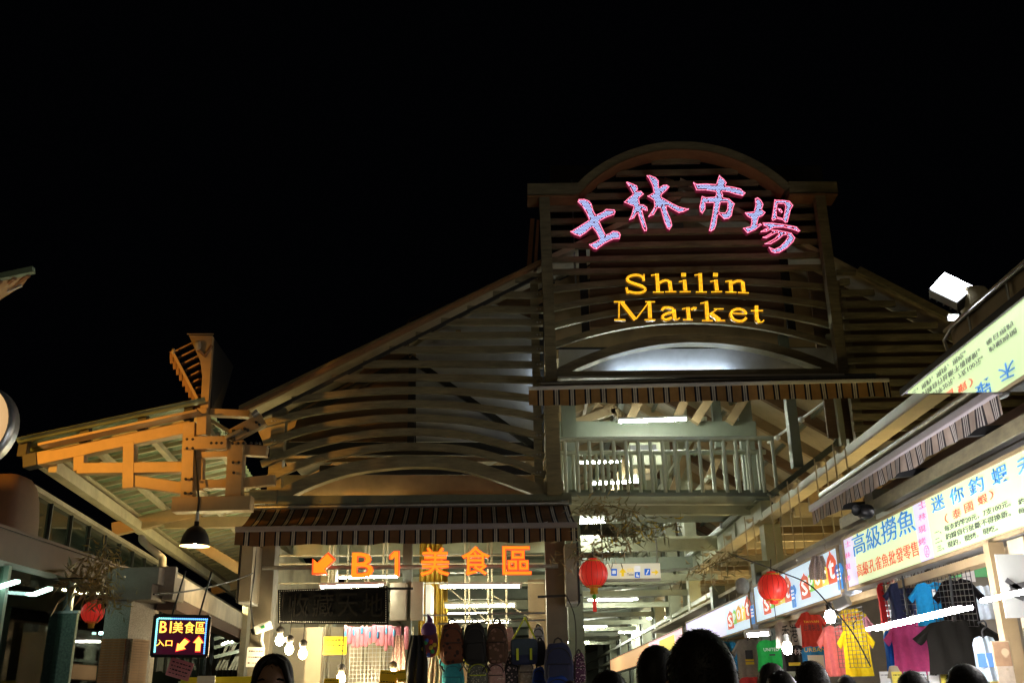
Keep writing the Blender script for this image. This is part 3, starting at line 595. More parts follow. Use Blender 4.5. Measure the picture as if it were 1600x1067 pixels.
def note(x0, y0, x1, y1, Y, m_, label, tilt=0, ink=True, cat='price card', name='price_card', rows=3):
    c = (P(x0, y0, Y) + P(x1, y1, Y)) / 2; w = (x1 - x0) / FPX * Y; h = (y1 - y0) / FPX * Y; R = Matrix.Rotation(tilt, 3, 'Y')
    t = thing(name, label, cat, c); part('card', MB().box(c, (w, .006, h), R), m_, t)
    if ink:
        mb = MB(); rnd = random.Random(x0)
        for r in range(rows):
            u = -.4
            while u < .38:
                l = rnd.uniform(.04, .12); q = R @ V(((u + l / 2) * w, -.006, (.3 - r * .6 / max(1, rows - 1)) * h)); mb.box(c + q, (l * w, .003, h * .05 * rnd.uniform(.6, 1.6)), R); u += l + rnd.uniform(.03, .07)
        tag(part('ink', mb, M_ink, t), kind='stuff')
    return t
note(506, 995, 541, 1021, 13.6, M_yel, 'yellow price card pinned in front of the pink packets')
note(594, 1048, 620, 1068, 13.1, mat('orange_card', (.9, .6, .02), .6, var=.05), 'orange-yellow price card beside the low bulb', .1, rows=2)
note(621, 1047, 634, 1064, 13.0, mat('orange_card', (.9, .6, .02), .6), 'small orange tag right of the orange-yellow price card', -.1, rows=2)
note(507, 1060, 530, 1075, 13.2, MATS['orange_card'], 'orange card at the bottom under the low bulb', 0, rows=2)
note(386, 1012, 412, 1040, 13.6, mat('white_card', (.75, .7, .66), .5, var=.05), 'white notice with red text below the security camera', .03, cat='notice', name='notice')
M_pk = mat('pink_plastic', (.85, .30, .38), .35, var=.2, scale=9); M_lb = mat('light_blue_plastic', (.12, .45, .75), .4, var=.1)
rnd = random.Random(3); n = 0
for i in range(16):
    x = 541 + i * 6.3; y = 976 + rnd.uniform(-1, 3); h = rnd.choice((26, 34, 38, 30)); Y = 14.1 + .12 * (i % 3)
    p = P(x, y, Y); w = rnd.uniform(5.5, 8) / FPX * Y; hh = h / FPX * Y
    t = thing('hanging_packet', 'pink plastic packet hanging in the row left of the electrics boxes', 'packet', p + V((0, 0, -hh)), 'pink packets hanging in the bag stall')
    part('packet', MB().blob(p + V((0, 0, -hh / 2)), (w, .04, hh), .35, 10, 6), M_pk, t)
    if i % 2 == 0: part('blue_cap', MB().blob(p + V((0, -.03, -hh * rnd.uniform(.2, .5))), (w * .6, .03, .10), .8, 8, 6), M_lb, t)
def wire_grid(o, ex, ez, nx, nz, m_, label, r=.003, name='wire_grid'):
    o, ex, ez = V(o), V(ex), V(ez); mb = MB(); nrm = ex.cross(ez).normalized()
    for i in range(nx + 1): mb.beam(o + ex * (i / nx), o + ex * (i / nx) + ez, r * 2, r * 2, nrm)
    for j in range(nz + 1): mb.beam(o + ez * (j / nz) + nrm * r * 2, o + ez * (j / nz) + ex + nrm * r * 2, r * 2, r * 2, nrm)
    return solo(name, mb, m_, label, 'wire grid')
wire_grid(P(545, 1066, 14.6), (.85, 0, 0), (0, 0, .62), 16, 11, M_wire, 'bright wire display grid behind the pink packets')
cl = thing('security_camera', 'white bullet security camera on the left post of the bag stall', 'security camera', P(405, 1005, 13.7))
a, b = P(398, 985, 13.55), P(424, 975, 13.55)
part('body', MB().beam(a, b, .10, .11), M_white, cl, bevel=.015); part('lens', MB().lathe(a, [(.05, .0), (.04, -.04), (0, -.04)], 10, (b - a).normalized()), M_black, cl)
part('bracket', MB().tube([(a + b) / 2, P(408, 1000, 13.7), P(411, 1010, 13.85)], .025, 6), M_white, cl)
part('label_strip', MB().box((a * .45 + b * .55) + V((0, -.055, 0)), (.05, .008, .035), Matrix.Rotation(-.37, 3, 'Y')), mat('green_print', (.02, .2, .06), .5, var=0), cl)
# rails and bags
for (a, b) in (((661, 961), (852, 957)), ((684, 974), (852, 968))): solo('hanging_rail', MB().tube([P(*a, 13.4), P(*b, 13.4)], .013, 6), M_steel, 'upper chrome hanging rail above the bags' if a[0] == 661 else 'lower chrome hanging rail the bags hook onto', 'rail')
def bagmat(name, col, print_col=None, scale=18): 
    if name in MATS: return MATS[name]
    m = mat(name, col, .75, var=.2, scale=25, bump=.12)
    if print_col:
        nt = m.node_tree; b = nt.nodes['Principled BSDF']; src = b.inputs['Base Color'].links[0].from_socket
        tc = nt.nodes.new('ShaderNodeTexCoord'); v = nt.nodes.new('ShaderNodeTexVoronoi'); v.inputs['Scale'].default_value = scale; nt.links.new(tc.outputs['Object'], v.inputs[0])
        r = nt.nodes.new('ShaderNodeValToRGB'); r.color_ramp.elements[0].position = .28; r.color_ramp.elements[1].position = .36; r.color_ramp.elements[0].color = (1, 1, 1, 1); r.color_ramp.elements[1].color = (0, 0, 0, 1); nt.links.new(v.outputs[0], r.inputs[0])
        mx = nt.nodes.new('ShaderNodeMixRGB'); mx.inputs[2].default_value = (*print_col, 1); nt.links.new(r.outputs[0], mx.inputs[0]); nt.links.new(src, mx.inputs[1]); nt.links.new(mx.outputs[0], b.inputs['Base Color'])
    return m
def backpack(x, y, w, h, Y, m_, label, trim=None, pocket=True, hook=True, strap=True, turn=0.0, pm=None):
    c = P(x, y, Y); W_, H = w / FPX * Y, h / FPX * Y; D = W_ * .5; trim = trim or M_black; R = Matrix.Rotation(turn, 3, 'Z')
    t = thing('backpack', label, 'backpack', c - V((0, 0, H / 2)), 'bags hanging in the corner stall')
    def sh(q):
        k = (q.z / H + .5); s = 1.0 - .22 * max(0, k - .55) / .45 * (k > .55); return V((q.x * s, q.y * (1.1 - .35 * k), q.z + .01 * math.sin(q.x * 30)))
    part('body', MB().blob(c, (W_, D, H), .42, 20, 14, R, sh), m_, t)
    if pocket:
        part('front_pocket', MB().blob(c + R @ V((0, -D * .48, -H * .2)), (W_ * .78, D * .45, H * .46), .4, 16, 8, R), pm or m_, t)
        z = MB(); 
        for k in range(13):
            pass
        arc_ = [c + R @ V((W_ * .4 * math.cos(math.pi * q / 12), -D * .44 - .012, H * .1 + H * .28 * math.sin(math.pi * q / 12))) for q in range(13)]
        part('zip', MB().tube(arc_, .006, 5), trim, t)
        part('zip', MB().tube([c + R @ V((W_ * .36 * u, -D * .72, H * .01)) for u in (-1, -.5, 0, .5, 1)], .006, 5), trim, t)
    if hook: part('handle', MB().tube([c + R @ V((-W_ * .16, 0, H * .47)), c + R @ V((-W_ * .1, 0, H * .58)), c + R @ V((0, 0, H * .62)), c + R @ V((W_ * .1, 0, H * .58)), c + R @ V((W_ * .16, 0, H * .47))], .012, 6), trim, t)
    if strap:
        for s in (-1, 1): part('strap', MB().tube([c + R @ V((s * W_ * .4, .02, -H * .35)), c + R @ V((s * W_ * .5, -.02, -H * .52)), c + R @ V((s * W_ * .32, -.01, -H * .68))], .011, 5), M_black, t)
    return t
M_navy = bagmat('navy_canvas', (.025, .035, .10)); M_teal = bagmat('teal_canvas', (.05, .42, .50)); M_lime = mat('lime_trim', (.65, .75, .03), .5, var=0)
backpack(706, 1005, 36, 58, 13.2, bagmat('rust_camo', (.16, .05, .02), (.03, .01, .008), 14), 'rust and black mottled backpack, second bag on the rail', turn=.15)
backpack(742, 1005, 35, 58, 13.2, bagmat('black_nylon', (.018, .018, .02)), 'plain black backpack between two brown ones')
backpack(777, 1004, 33, 58, 13.2, bagmat('brown_floral', (.13, .07, .045), (.28, .16, .13), 16), 'brown floral backpack right of the plain black one', turn=-.1)
backpack(708, 1058, 34, 42, 13.3, M_teal, 'teal backpack below the rust mottled one', mat('teal_trim', (.02, .2, .25), .5, var=0), strap=False)
backpack(747, 1055, 33, 42, 13.3, bagmat('grey_patterned', (.14, .15, .14), (.45, .45, .40), 40), 'grey patterned backpack with lime piping', M_lime, strap=False)
backpack(775, 1055, 28, 40, 13.3, bagmat('pink_floral', (.60, .36, .34), (.75, .62, .55), 30), 'pale pink floral backpack in the lower row', strap=False)
backpack(799, 1050, 22, 44, 13.35, bagmat('black_floral', (.04, .035, .04), (.55, .42, .42), 26), 'black backpack with small pale flowers in the lower row', strap=False)
backpack(822, 1050, 25, 42, 13.35, bagmat('cream_floral', (.62, .48, .33), (.75, .65, .5), 30), 'cream floral backpack under the blue satchel', strap=False)
backpack(842, 1064, 20, 40, 13.2, bagmat('blue_nylon', (.01, .05, .30)), 'bright blue and black backpack low beside the right post', strap=False)
backpack(873, 1038, 44, 62, 12.9, M_navy, 'large navy backpack hung in front of the right post', M_black)
backpack(872, 1078, 38, 40, 12.8, bagmat('blue_nylon', (.01, .05, .30)), 'blue backpack below the large navy one', M_black)
backpack(905, 1043, 19, 42, 13.0, bagmat('dotted', (.10, .03, .09), (.75, .6, .65), 45), 'purple backpack with pale dots right of the large navy one', strap=False)
backpack(844, 1020, 18, 36, 13.2, MATS['black_nylon'], 'small black bag between the satchel and the right post', pocket=False, strap=False)
backpack(741, 1030, 32, 14, 13.45, M_yel, 'yellow bag peeping out under the plain black backpack', pocket=False, strap=False, hook=False)
backpack(703, 1032, 32, 14, 13.45, M_teal, 'second teal bag peeping out under the rust mottled backpack', pocket=False, strap=False, hook=False)
backpack(784, 1030, 30, 22, 13.5, bagmat('white_print', (.6, .58, .58), (.12, .12, .14), 22), 'white bag with dark print behind the brown floral backpack', pocket=False, strap=False, hook=False)
backpack(796, 998, 14, 34, 13.5, bagmat('pink_floral', (.6, .36, .34)), 'pink bag tucked behind the brown floral backpack', pocket=False, strap=False, hook=False)
backpack(841, 994, 18, 28, 13.4, bagmat('grey_fleece', (.42, .42, .44)), 'small grey fleece bag hung beside the right post', pocket=True, strap=False)
# satchel with lime straps
t = thing('satchel', 'navy satchel with lime buckle straps and long lime shoulder strap', 'satchel', P(819, 1036, 13.15), 'bags hanging in the corner stall'); c = P(819, 1018, 13.15)
part('body', MB().blob(c, (.34, .12, .31), .3, 16, 8), M_navy, t); part('flap', MB().blob(c + V((0, -.055, .06)), (.345, .03, .2), .3, 14, 8), bagmat('slate_canvas', (.05, .08, .12)), t)
for s in (-1, 1):
    part('buckle_strap', MB().box(c + V((s * .085, -.085, -.03)), (.03, .015, .14)), M_lime, t)
    part('shoulder_strap', MB().tube([c + V((s * .16, 0, .13)), P(820 , 964, 13.3)], .012, 5), M_lime, t)
# plush bag
t = thing('plush_bag', 'purple plush bag with a tuft and coloured patches, leftmost bag on the rail', 'plush bag', P(670, 1026, 13.2), 'bags hanging in the corner stall'); c = P(670, 1004, 13.2); M_pp = bagmat('purple_plush', (.09, .025, .14))
part('body', MB().blob(c, (.24, .18, .36), .8, 16, 10), bagmat('maroon_plush', (.16, .03, .04)), t); part('hood', MB().blob(c + V((0, -.01, .15)), (.2, .17, .22), .9, 14, 8), M_pp, t)
part('tuft', MB().tube([c + V((0, 0, .22)), c + V((.01, 0, .29)), c + V((-.02, 0, .36))], [.05, .035, .006], 7), M_pp, t)
for i in range(9):
    a = i * 2.4; part('patch', MB().blob(c + V((.09 * math.cos(a) * (.4 + .07 * i), -.085, -.06 + .09 * math.sin(a))), (.055, .03, .055), .9, 8, 6), mat('patch_%d' % (i % 4), ((.7, .5, .05), (.05, .35, .1), (.06, .12, .5), (.6, .08, .06))[i % 4], .7, var=.1), t)
# dark garment
def sheet(name, x0, x1, y0, y1, Y, m_, label, cat, fold=6, amp=.03):
    a, b = P(x0, y0, Y), P(x1, y1, Y)
    def fn(u, v): return V((a.x + (b.x - a.x) * (u if v > .5 else .5 + (u - .5) * (.55 + .9 * v)), Y + amp * math.sin(u * fold * 3 + 2 * v), a.z + (b.z - a.z) * v))
    return solo(name, MB().grid(fn, 24, 8), m_, label, cat)
sheet('jacket', 634, 668, 992, 1075, 13.1, MATS['black_nylon'], 'black jacket hanging at the left end of the bag rail', 'jacket')
sheet('dress', 612, 634, 992, 1075, 13.6, bagmat('pink_floral', (.6, .36, .34)), 'pale patterned dress hanging behind the black jacket', 'dress')
sheet('dress', 668, 690, 1024, 1080, 13.7, bagmat('cream_floral', (.6, .36, .34)), 'cream patterned dress below the plush bag', 'dress')
# stock behind the bags
shelf = thing('stock_shelf', 'white stock shelf behind the lower row of bags', 'shelf', (-.6, 14.4, 0))
for z in (.4, 1.0, 1.55): part('board', MB().box((-.55, 14.4, z), (2.2, .4, .03)), M_white, shelf)
for x in (-1.63, .52): part('upright', MB().box((x, 14.4, .95), (.04, .4, 1.9)), M_white, shelf)
rnd = random.Random(11)
for z in (1.0, 1.55):
    for i in range(9): solo('stock_box', MB().blob((-1.5 + .24 * i, 14.38, z + .1), (.2, .25, .18), .25, 10, 6), mat('stock_%d' % rnd.randrange(5), ((.6, .4, .35), (.7, .65, .5), (.15, .3, .5), (.6, .15, .2), (.5, .5, .5))[rnd.randrange(5)], .6, var=.15), 'stock bundle sitting in a row on the white shelf behind the bags', 'stock', 'stock on the white shelf')
wall_ = MB().box((-.6, 14.75, 1.0), (2.4, .04, 2.0)); part('back_panel', wall_, M_wallw, shelf)

# ================================================================== balcony, corridor and upper floor of the hall
M_bal = M_pale
bal = thing('balcony', 'pale green balcony with two rows of round balusters between the posts', 'balcony', (2.1, 15.6, 4.2))
def hbeam(name, x0, y0, x1, y1, Y, hpx, dep, m_, par, label=None):
    a, b = P(x0, y0, Y), P(x1, y1, Y); return part(name, MB().beam(a, b, dep, hpx / FPX * Y), m_, par, label, bevel=.006)
hbeam('edge_beam', 872, 781, 1209, 781, 15.6, 15, .14, M_bal, bal); hbeam('edge_beam', 868, 797, 1186, 797, 16.1, 15, .14, M_bal, bal)
a = P(872, 775, 15.7); b = P(1205, 775, 15.7)
part('deck', MB().box(((a.x + b.x) / 2, 17.0, a.z + .0), (b.x - a.x, 2.5, .06)), M_deep, bal)
for Y, yt, yb, n, x0, dx, r, xr in ((15.42, 687, 772, 18, 882, 19.05, .030, 1208), (16.42, 708, 768, 18, 877, 18.05, .030, 1196)):
    rl = P(x0 - 10, yt, Y); rr = P(xr, yt - 2, Y)
    part('handrail', MB().tube([rl, rr], .042, 10), M_bal, bal)
    part('foot_rail', MB().beam(P(x0 - 8, yb, Y), P(xr + 4, yb, Y), .06, .05), M_deep, bal)
    me = None
    for k in range(n):
        p = P(x0 + dx * k, yt, Y); q = P(x0 + dx * k, yb + 2, Y)
        if me is None:
            h = p.z - q.z; me = MB().tube([(0, 0, 0), (0, 0, h)], r, 8).mesh('baluster', M_bal)
        shared('baluster', me, bal, V((p.x, p.y, q.z)) - V(bal.location))
part('bolt_plate', MB().box(P(1206, 785, 15.5), (.03, .02, .1)), M_black, bal); part('bolt_plate', MB().box(P(1184, 800, 16.0), (.03, .02, .1)), M_black, bal)
XB = 3.85
eb = thing('edge_girder', 'long pale girder with a metal pipe on top, running deep into the market', 'girder', (XB, 30, 4.1))
part('web', MB().box((XB, 38.4, 4.26), (.16, 46.2, .30)), M_pale, eb); part('near_web', MB().box((XB, 11.9, 4.17), (.16, 6.7, .11)), M_pale, eb)
part('flange', MB().box((XB, 38.4, 4.10), (.30, 46.3, .03)), M_cream, eb); part('near_flange', MB().box((XB - .02, 11.9, 4.10), (.20, 6.7, .03)), M_cream, eb); part('flange', MB().box((XB, 38.4, 4.425), (.30, 46.3, .03)), M_deep, eb)
part('pipe', MB().tube([(XB - .13, 16.3, 4.48), (XB - .13, 61, 4.48)], .045, 8), M_steel, eb)
for Y in [18, 22, 26, 30, 34, 38, 44, 50]: part('pipe_clamp', MB().box((XB - .13, Y, 4.47), (.12, .06, .11)), M_steel, eb)
for Y in [17.2, 20.5, 24, 27.5]:
    part('web_stiffener', MB().box((XB - .095, Y, 4.26), (.03, .02, .29)), M_pale, eb)
colm = MB().beam((0, 0, 0), (0, 0, 7.9), .26, .30, (0, 1, 0)).mesh('column', M_pale)
colm2 = MB().beam((0, 0, 0), (0, 0, 7.9), .26, .30, (0, 1, 0)).mesh('column', M_deep)
colm3 = MB().beam((0, 0, 0), (0, 0, 5.5), .26, .30, (0, 1, 0)).mesh('column', M_pale)
colm0 = MB().beam((0, 0, 0), (0, 0, 4.08), .26, .30, (0, 1, 0)).mesh('column', M_pale)
for k, (x, Y, mm) in enumerate([(XB + .1, 15.6, colm0), (XB, 22.4, colm), (XB, 25.3, colm), (XB, 28.3, colm), (XB, 31.4, colm), (XB, 34.5, colm), (XB, 38.5, colm), (XB, 43, colm), (XB, 50, colm2), (.95, 17.5, colm2), (.95, 24, colm2), (.95, 31, colm2), (.95, 38, colm2), (.95, 47, colm2), (-3.4, 18, colm3), (-3.4, 25, colm3), (-3.4, 33, colm3)]):
    shared('column', mm, hall, V((x, Y, 0)) - V(hall.location))
cy = [22.4, 25.3, 28.3, 31.4, 34.5, 38.5, 43, 50]
for a_, b_ in zip(cy[:-1], cy[1:]):
    part('brace', MB().beam((XB, a_, 4.55), (XB, b_, 6.9), .07, .07), M_pale, hall); part('slim_post', MB().beam((XB + .05, (a_ + b_) / 2, 0), (XB + .05, (a_ + b_) / 2, 7.2), .13, .13, (0, 1, 0)), M_deep, hall)
for X_, z_ in ((XB - .08, 3.45), (XB - .08, 3.0), (.85, 3.5), (.85, 5.6), (XB, 6.9), (XB, 5.7)): part('rail', MB().beam((X_, 19.5, z_), (X_, 59, z_), .07, .09), M_pale, hall)
for k in range(9):
    Y = 19.6 + 2.9 * k; part('tie_beam', MB().beam((.9, Y, 3.75), (XB, Y, 3.75), .07, .12), M_pale, hall); part('cross_brace', MB().beam((.9, Y, 3.75), (XB, Y + 1.4, 4.1), .05, .05), M_steel, hall)
# upper posts between balcony and right gable
for (x0, y0, x1, y1, w, Y, mm) in ((1236, 600, 1246, 731, 16, 14.8, M_deep), (1303, 600, 1318, 708, 9, 14.5, M_pale), (1316, 600, 1330, 700, 10, 14.7, M_pale), (1166, 600, 1175, 770, 22, 18.2, M_deep), (1118, 600, 1124, 700, 14, 18.4, M_deep)):
    a, b = P(x0, y0, Y), P(x1, y1, Y); w_ = w / FPX * Y; part('post', MB().beam(b, V((b.x, b.y, a.z + .8)), w_, .16, (0, 1, 0)), mm, hall, bevel=.006)
part('tie_rod', MB().tube([P(1300, 620, 14.6), P(1200, 692, 16.5)], .022, 6), M_white, hall)
part('rod_joint', MB().lathe(P(1252, 656, 15.4), [(0, -.05), (.05, -.02), (.05, .03), (0, .06)], 8), M_white, hall); part('rod_joint', MB().lathe(P(1215, 684, 16.1), [(0, -.05), (.05, -.02), (.05, .03), (0, .06)], 8), M_white, hall)
part('gusset_frame', MB().poly([[P(x, y, 14.55) for x, y in ((1208, 775), (1320, 690), (1312, 672), (1304, 690), (1200, 770))]], (0, .1, 0)), M_deep, hall)
hbeam('header_beam', 860, 672, 1180, 672, 18.2, 26, .2, M_deep, hall, 'grey green header beam behind the balcony rail')
# roof rafters, purlins and ridge
for k in range(14):
    Y = 15.0 + k * 1.7
    part('rafter', MB().beam((-4.0, Y, lowL.z - .08), (2.7, Y, 8.93), .12, .2), M_tan, hall); part('rafter', MB().beam((2.7, Y, zr(2.7) - .12), (XR, Y, zr(XR) - .12), .14, .24), M_brown if k % 2 else M_tan, hall)
for x in (-2.5, -.9, .7, 1.7): part('purlin', MB().beam((x, 14.6, 8.85 - (2.7 - x) * .512), (x, 48, 8.85 - (2.7 - x) * .512), .08, .14), M_tan, hall)
for x in (3.6, 4.9, 6.2, 7.6): part('purlin', MB().beam((x, 14.7, zr(x) - .06), (x, 48, zr(x) - .06), .07, .09), M_deep, hall)
part('ridge_beam', MB().beam((2.7, 14.5, 8.8), (2.7, 50, 8.8), .16, .3), M_deep, hall)
for (a, b, Y, mm) in (((972, 684), (1000, 622), 18.4, M_tan), ((1043, 682), (1072, 622), 18.4, M_tan), ((1085, 660), (1112, 618), 17.9, M_tan), ((1140, 660), (1165, 620), 18.0, M_tan), ((880, 668), (960, 640), 19, M_tan), ((958, 640), (972, 652), 19, M_tan), ((915, 668), (938, 632), 19.2, M_tan), ((960, 770), (985, 700), 19.5, M_tan), ((1100, 770), (1130, 690), 20, M_tan), ((1050, 770), (1080, 690), 22, M_tan)):
    part('strut', MB().beam(P(*a, Y), P(*b, Y), .14, .16), mm, hall)
dct = thing('air_duct', 'boxy grey green air duct behind the middle of the balcony rail', 'duct', P(1005, 738, 18.8))
part('body', MB().box(P(1005, 717, 18.9), (.62, .9, .45)), M_pale, dct, bevel=.02); part('louvre_face', MB().box(P(1005, 700, 18.4), (.5, .04, .12)), M_dark, dct); part('bottom_flange', MB().box(P(1003, 741, 18.7), (.5, .6, .1)), M_tan, dct)
tube_light(P(966, 659, 16.9), P(1073, 655, 16.9), 'large bright fluorescent tube under the tan striped awning', r=.022)
tube_light(P(923, 756, 19.0), P(1000, 752, 19.0), 'fluorescent tube seen between the balcony balusters', r=.02)
for x0, x1, y, Y, lb in ((890, 947, 817, 18, 'upper fluorescent tube just right of the brown awning end'), (888, 936, 842, 20, 'lower fluorescent tube just right of the brown awning end'), (1010, 1062, 966, 30, 'small fluorescent tube deep in the market above the white blank sign'), (966, 1018, 988, 34, 'smaller fluorescent tube deep in the market'), (993, 1022, 976, 38, 'faint fluorescent tube far down the market')):
    tube_light(P(x0, y, Y), P(x1, y - 2, Y), lb, 'tubes deep in the market')
for i, (x, Y, z) in enumerate(((2.2, 24, 3.75), (2.2, 33, 3.75), (2.2, 42, 3.75), (-1.5, 22, 3.9), (-1.5, 29, 3.9), (-3.0, 20, 3.9), (2.0, 22, 6.6), (2.0, 29, 6.6))):
    tube_light((x - .6, Y, z), (x + .6, Y, z), ('fluorescent tube hung across the market aisle', 'fluorescent tube hung across the market aisle', 'fluorescent tube hung across the market aisle', 'fluorescent tube far inside behind the bag stall', 'fluorescent tube far inside behind the bag stall', 'fluorescent tube far inside behind the left post', 'fluorescent tube under the upper roof', 'fluorescent tube under the upper roof')[i], 'tubes inside the hall', MATS['bag_stall_tube_glow'] if x < 0 else None)
# cross beams, upper deck over the left half, mezzanine to the right
for k, Y in enumerate((18.6, 21.4, 24.2, 27.2, 30.4, 34, 38, 43, 49)):
    part('cross_beam', MB().beam((-4.2, Y, 4.25), (XB - .16, Y, 4.25), .16, .26), M_deep if k % 2 else M_pale, hall)
part('upper_deck', MB().box((-1.75, 34, 4.42), (5.0, 32, .06)), M_deep, hall)
part('mezzanine_deck', MB().box((7.0, 37.2, 4.27), (6.0, 47.6, .08)), M_brown, hall)
for k in range(32):
    Y = 13.6 + k * .8 + (k > 18) * (k - 18) * .5
    part('joist', MB().beam((XB + .17, Y, 4.1), (9.9, Y, 4.1), .09, .2), M_cream if k % 3 else M_tan, hall)
part('stringer', MB().beam((5.6, 13.5, 3.9), (5.6, 52, 3.9), .1, .14), M_tan, hall); part('stringer', MB().beam((7.6, 13.5, 3.9), (7.6, 52, 3.9), .1, .14), M_tan, hall)
part('back_wall', MB().box((0, 60, 4), (22, .1, 8)), M_deep, hall); part('side_wall', MB().box((-4.6, 38, 2.2), (.1, 42, 4.3)), M_cream, hall); part('side_wall', MB().box((10.0, 38, 4), (.1, 46, 8)), M_brown, hall)
# hanging direction sign
t = thing('direction_sign', 'long lit hanging direction sign with yellow arrows and blue pictograms', 'sign', P(968, 905, 17)); M_ds = glow('direction_panel', (.62, .58, .44), .75)
a, b = P(895, 894, 17), P(1031, 892, 17); part('panel', MB().beam(a, b, .16, .25), M_ds, t, bevel=.006); part('bottom_lip', MB().beam(a - V((0, 0, .14)), b - V((0, 0, .14)), .2, .03), M_white, t)
for u in (.35, .98): q = a.lerp(b, u); part('hanger_rod', MB().tube([q + V((0, 0, .1)), q + V((0, 0, 1.2))], .014, 6), M_steel, t)
M_bl = mat('sign_blue', (.02, .13, .5), .4, var=0, emis=(.03, .2, .8), emis_s=.5); M_ya = mat('sign_yellow', (.8, .55, .02), .4, var=0, emis=(1, .65, .02), emis_s=.6); M_wi = mat('sign_white', (.8, .8, .8), .4, var=0, emis=(1, 1, 1), emis_s=.6)
def D(x, y): return P(x, y, 16.9)
def icon(pts, m_, par, name='pictogram', th=.008, dy=0): part(name, MB().poly([[D(x, y) + V((0, dy, 0)) for x, y in pts]], (0, th, 0)), m_, par)
def rect(x0, y0, x1, y1): return [(x0, y1), (x1, y1), (x1, y0), (x0, y0)]
icon(rect(955, 888, 964, 899), M_bl, t); icon(rect(957, 891, 962, 896), M_wi, t, dy=-.01)
icon([(967, 894), (973, 887), (979, 894), (975, 894), (975, 900), (971, 900), (971, 894)], M_ya, t, 'arrow')
icon(rect(992, 884, 1000, 892), M_wi, t); icon(rect(992, 893, 1000, 902), M_bl, t); icon([(994, 900), (995, 895), (996, 895), (996, 898), (999, 899), (998, 901)], M_wi, t, dy=-.01)
icon(rect(1007, 888, 1016, 898), M_bl, t); icon([(1009, 896), (1011, 893), (1012, 890), (1014, 890), (1012, 895), (1010, 897)], M_wi, t, dy=-.01)
icon([(1018, 892.4), (1024, 892.4), (1024, 889), (1029, 893.5), (1024, 898), (1024, 894.6), (1018, 894.6)], M_ya, t, 'arrow')
text_mesh('lettering', 'Toilet', D(980, 899), V((.11, 0, 0)), V((0, 0, .04)), M_ink, t, .006); text_mesh('lettering', '化妝室', D(980, 893), V((.11, 0, 0)), V((0, 0, .06)), M_ya, t, .006)
# paper lanterns and bamboo sprays
def lantern_mat(): return mat('red_lantern_paper', (.75, .03, .02), .45, var=.12, scale=14, emis=(1.0, .05, .03), emis_s=.28)
M_lan = lantern_mat(); M_tas = mat('yellow_tassel', (.8, .42, .03), .7, var=.2)
def lantern(x, y, r, Y, label, tassel, long_t=False, m_=None, glyph=None):
    c = P(x, y, Y); R_ = r / FPX * Y; t = thing('paper_lantern', label, 'lantern', c)
    prof = [(R_ * .3, -R_ * .93)]; N = 14
    for k in range(N + 1):
        an_ = -1.2 + 2.4 * k / N; prof.append((R_ * math.cos(an_) * (1.0 + (.012 if k % 2 else -.012)), R_ * math.sin(an_) * .99))
    prof.append((R_ * .3, R_ * .93)); part('globe', MB().lathe(c, prof, 24), m_ or M_lan, t)
    part('top_ring', MB().lathe(c + V((0, 0, R_ * .93)), [(R_ * .28, -.01), (R_ * .33, 0), (R_ * .3, R_ * .12), (0, R_ * .12)], 14), M_lan, t)
    part('bottom_ring', MB().lathe(c - V((0, 0, R_ * .95)), [(R_ * .28, .02), (R_ * .3, -.02), (0, -.03)], 14), M_tas if tassel else M_lan, t)
    for k in range(16): 
        aa = k * math.pi / 8 + .2; part('rib_line', MB().tube([c + V((R_ * 1.015 * math.cos(aa) * math.cos(e), R_ * 1.015 * math.sin(aa) * math.cos(e), R_ * math.sin(e))) for e in [(-1.2 + .2 * q) for q in range(13)]], R_ * .012, 4), mat('lantern_line', (.30, .015, .01), .5, var=0), t)
    for zz in (-.86, .86): part('gold_band', MB().lathe(c + V((0, 0, R_ * zz)), [(R_ * .49, -R_ * .05), (R_ * .56, -R_ * .04), (R_ * .55, R_ * .04), (R_ * .46, R_ * .05)], 20), M_tas, t)
    part('cord', MB().tube([c + V((0, 0, R_ * 1.05)), c + V((.01, 0, R_ * 1.9))], .006, 5), M_cord, t)
    if tassel:
        part('tassel', MB().lathe(c - V((0, 0, R_ * 1.0)), [(R_ * .22, 0), (R_ * .26, -R_ * .2), (R_ * .28, -R_ * .36), (0, -R_ * .36)], 10), M_tas, t)
    if long_t:
        part('bead', MB().blob(c - V((0, 0, R_ * 1.55)), (.05, .05, .06), 1, 8, 6), mat('green_bead', (.1, .6, .05), .4, var=0), t); part('ribbon', MB().box(c - V((0, 0, R_ * 2.1)), (.04, .01, R_ * .9)), M_lan, t)
    else: part('string', MB().tube([c - V((0, 0, R_ * .95)), c - V((0, 0, R_ * 2.1))], .004, 4), M_cord, t)
    return t
lantern(927, 896, 22, 11.5, 'red paper lantern with yellow tassel beside the corridor mouth', True, True)
lantern(1207, 917, 22, 10.0, 'round red lantern hung in front of the Sport signboard', False)
lantern(145, 956, 17, 9.8, 'red lantern hung before the glass front at the left', True)
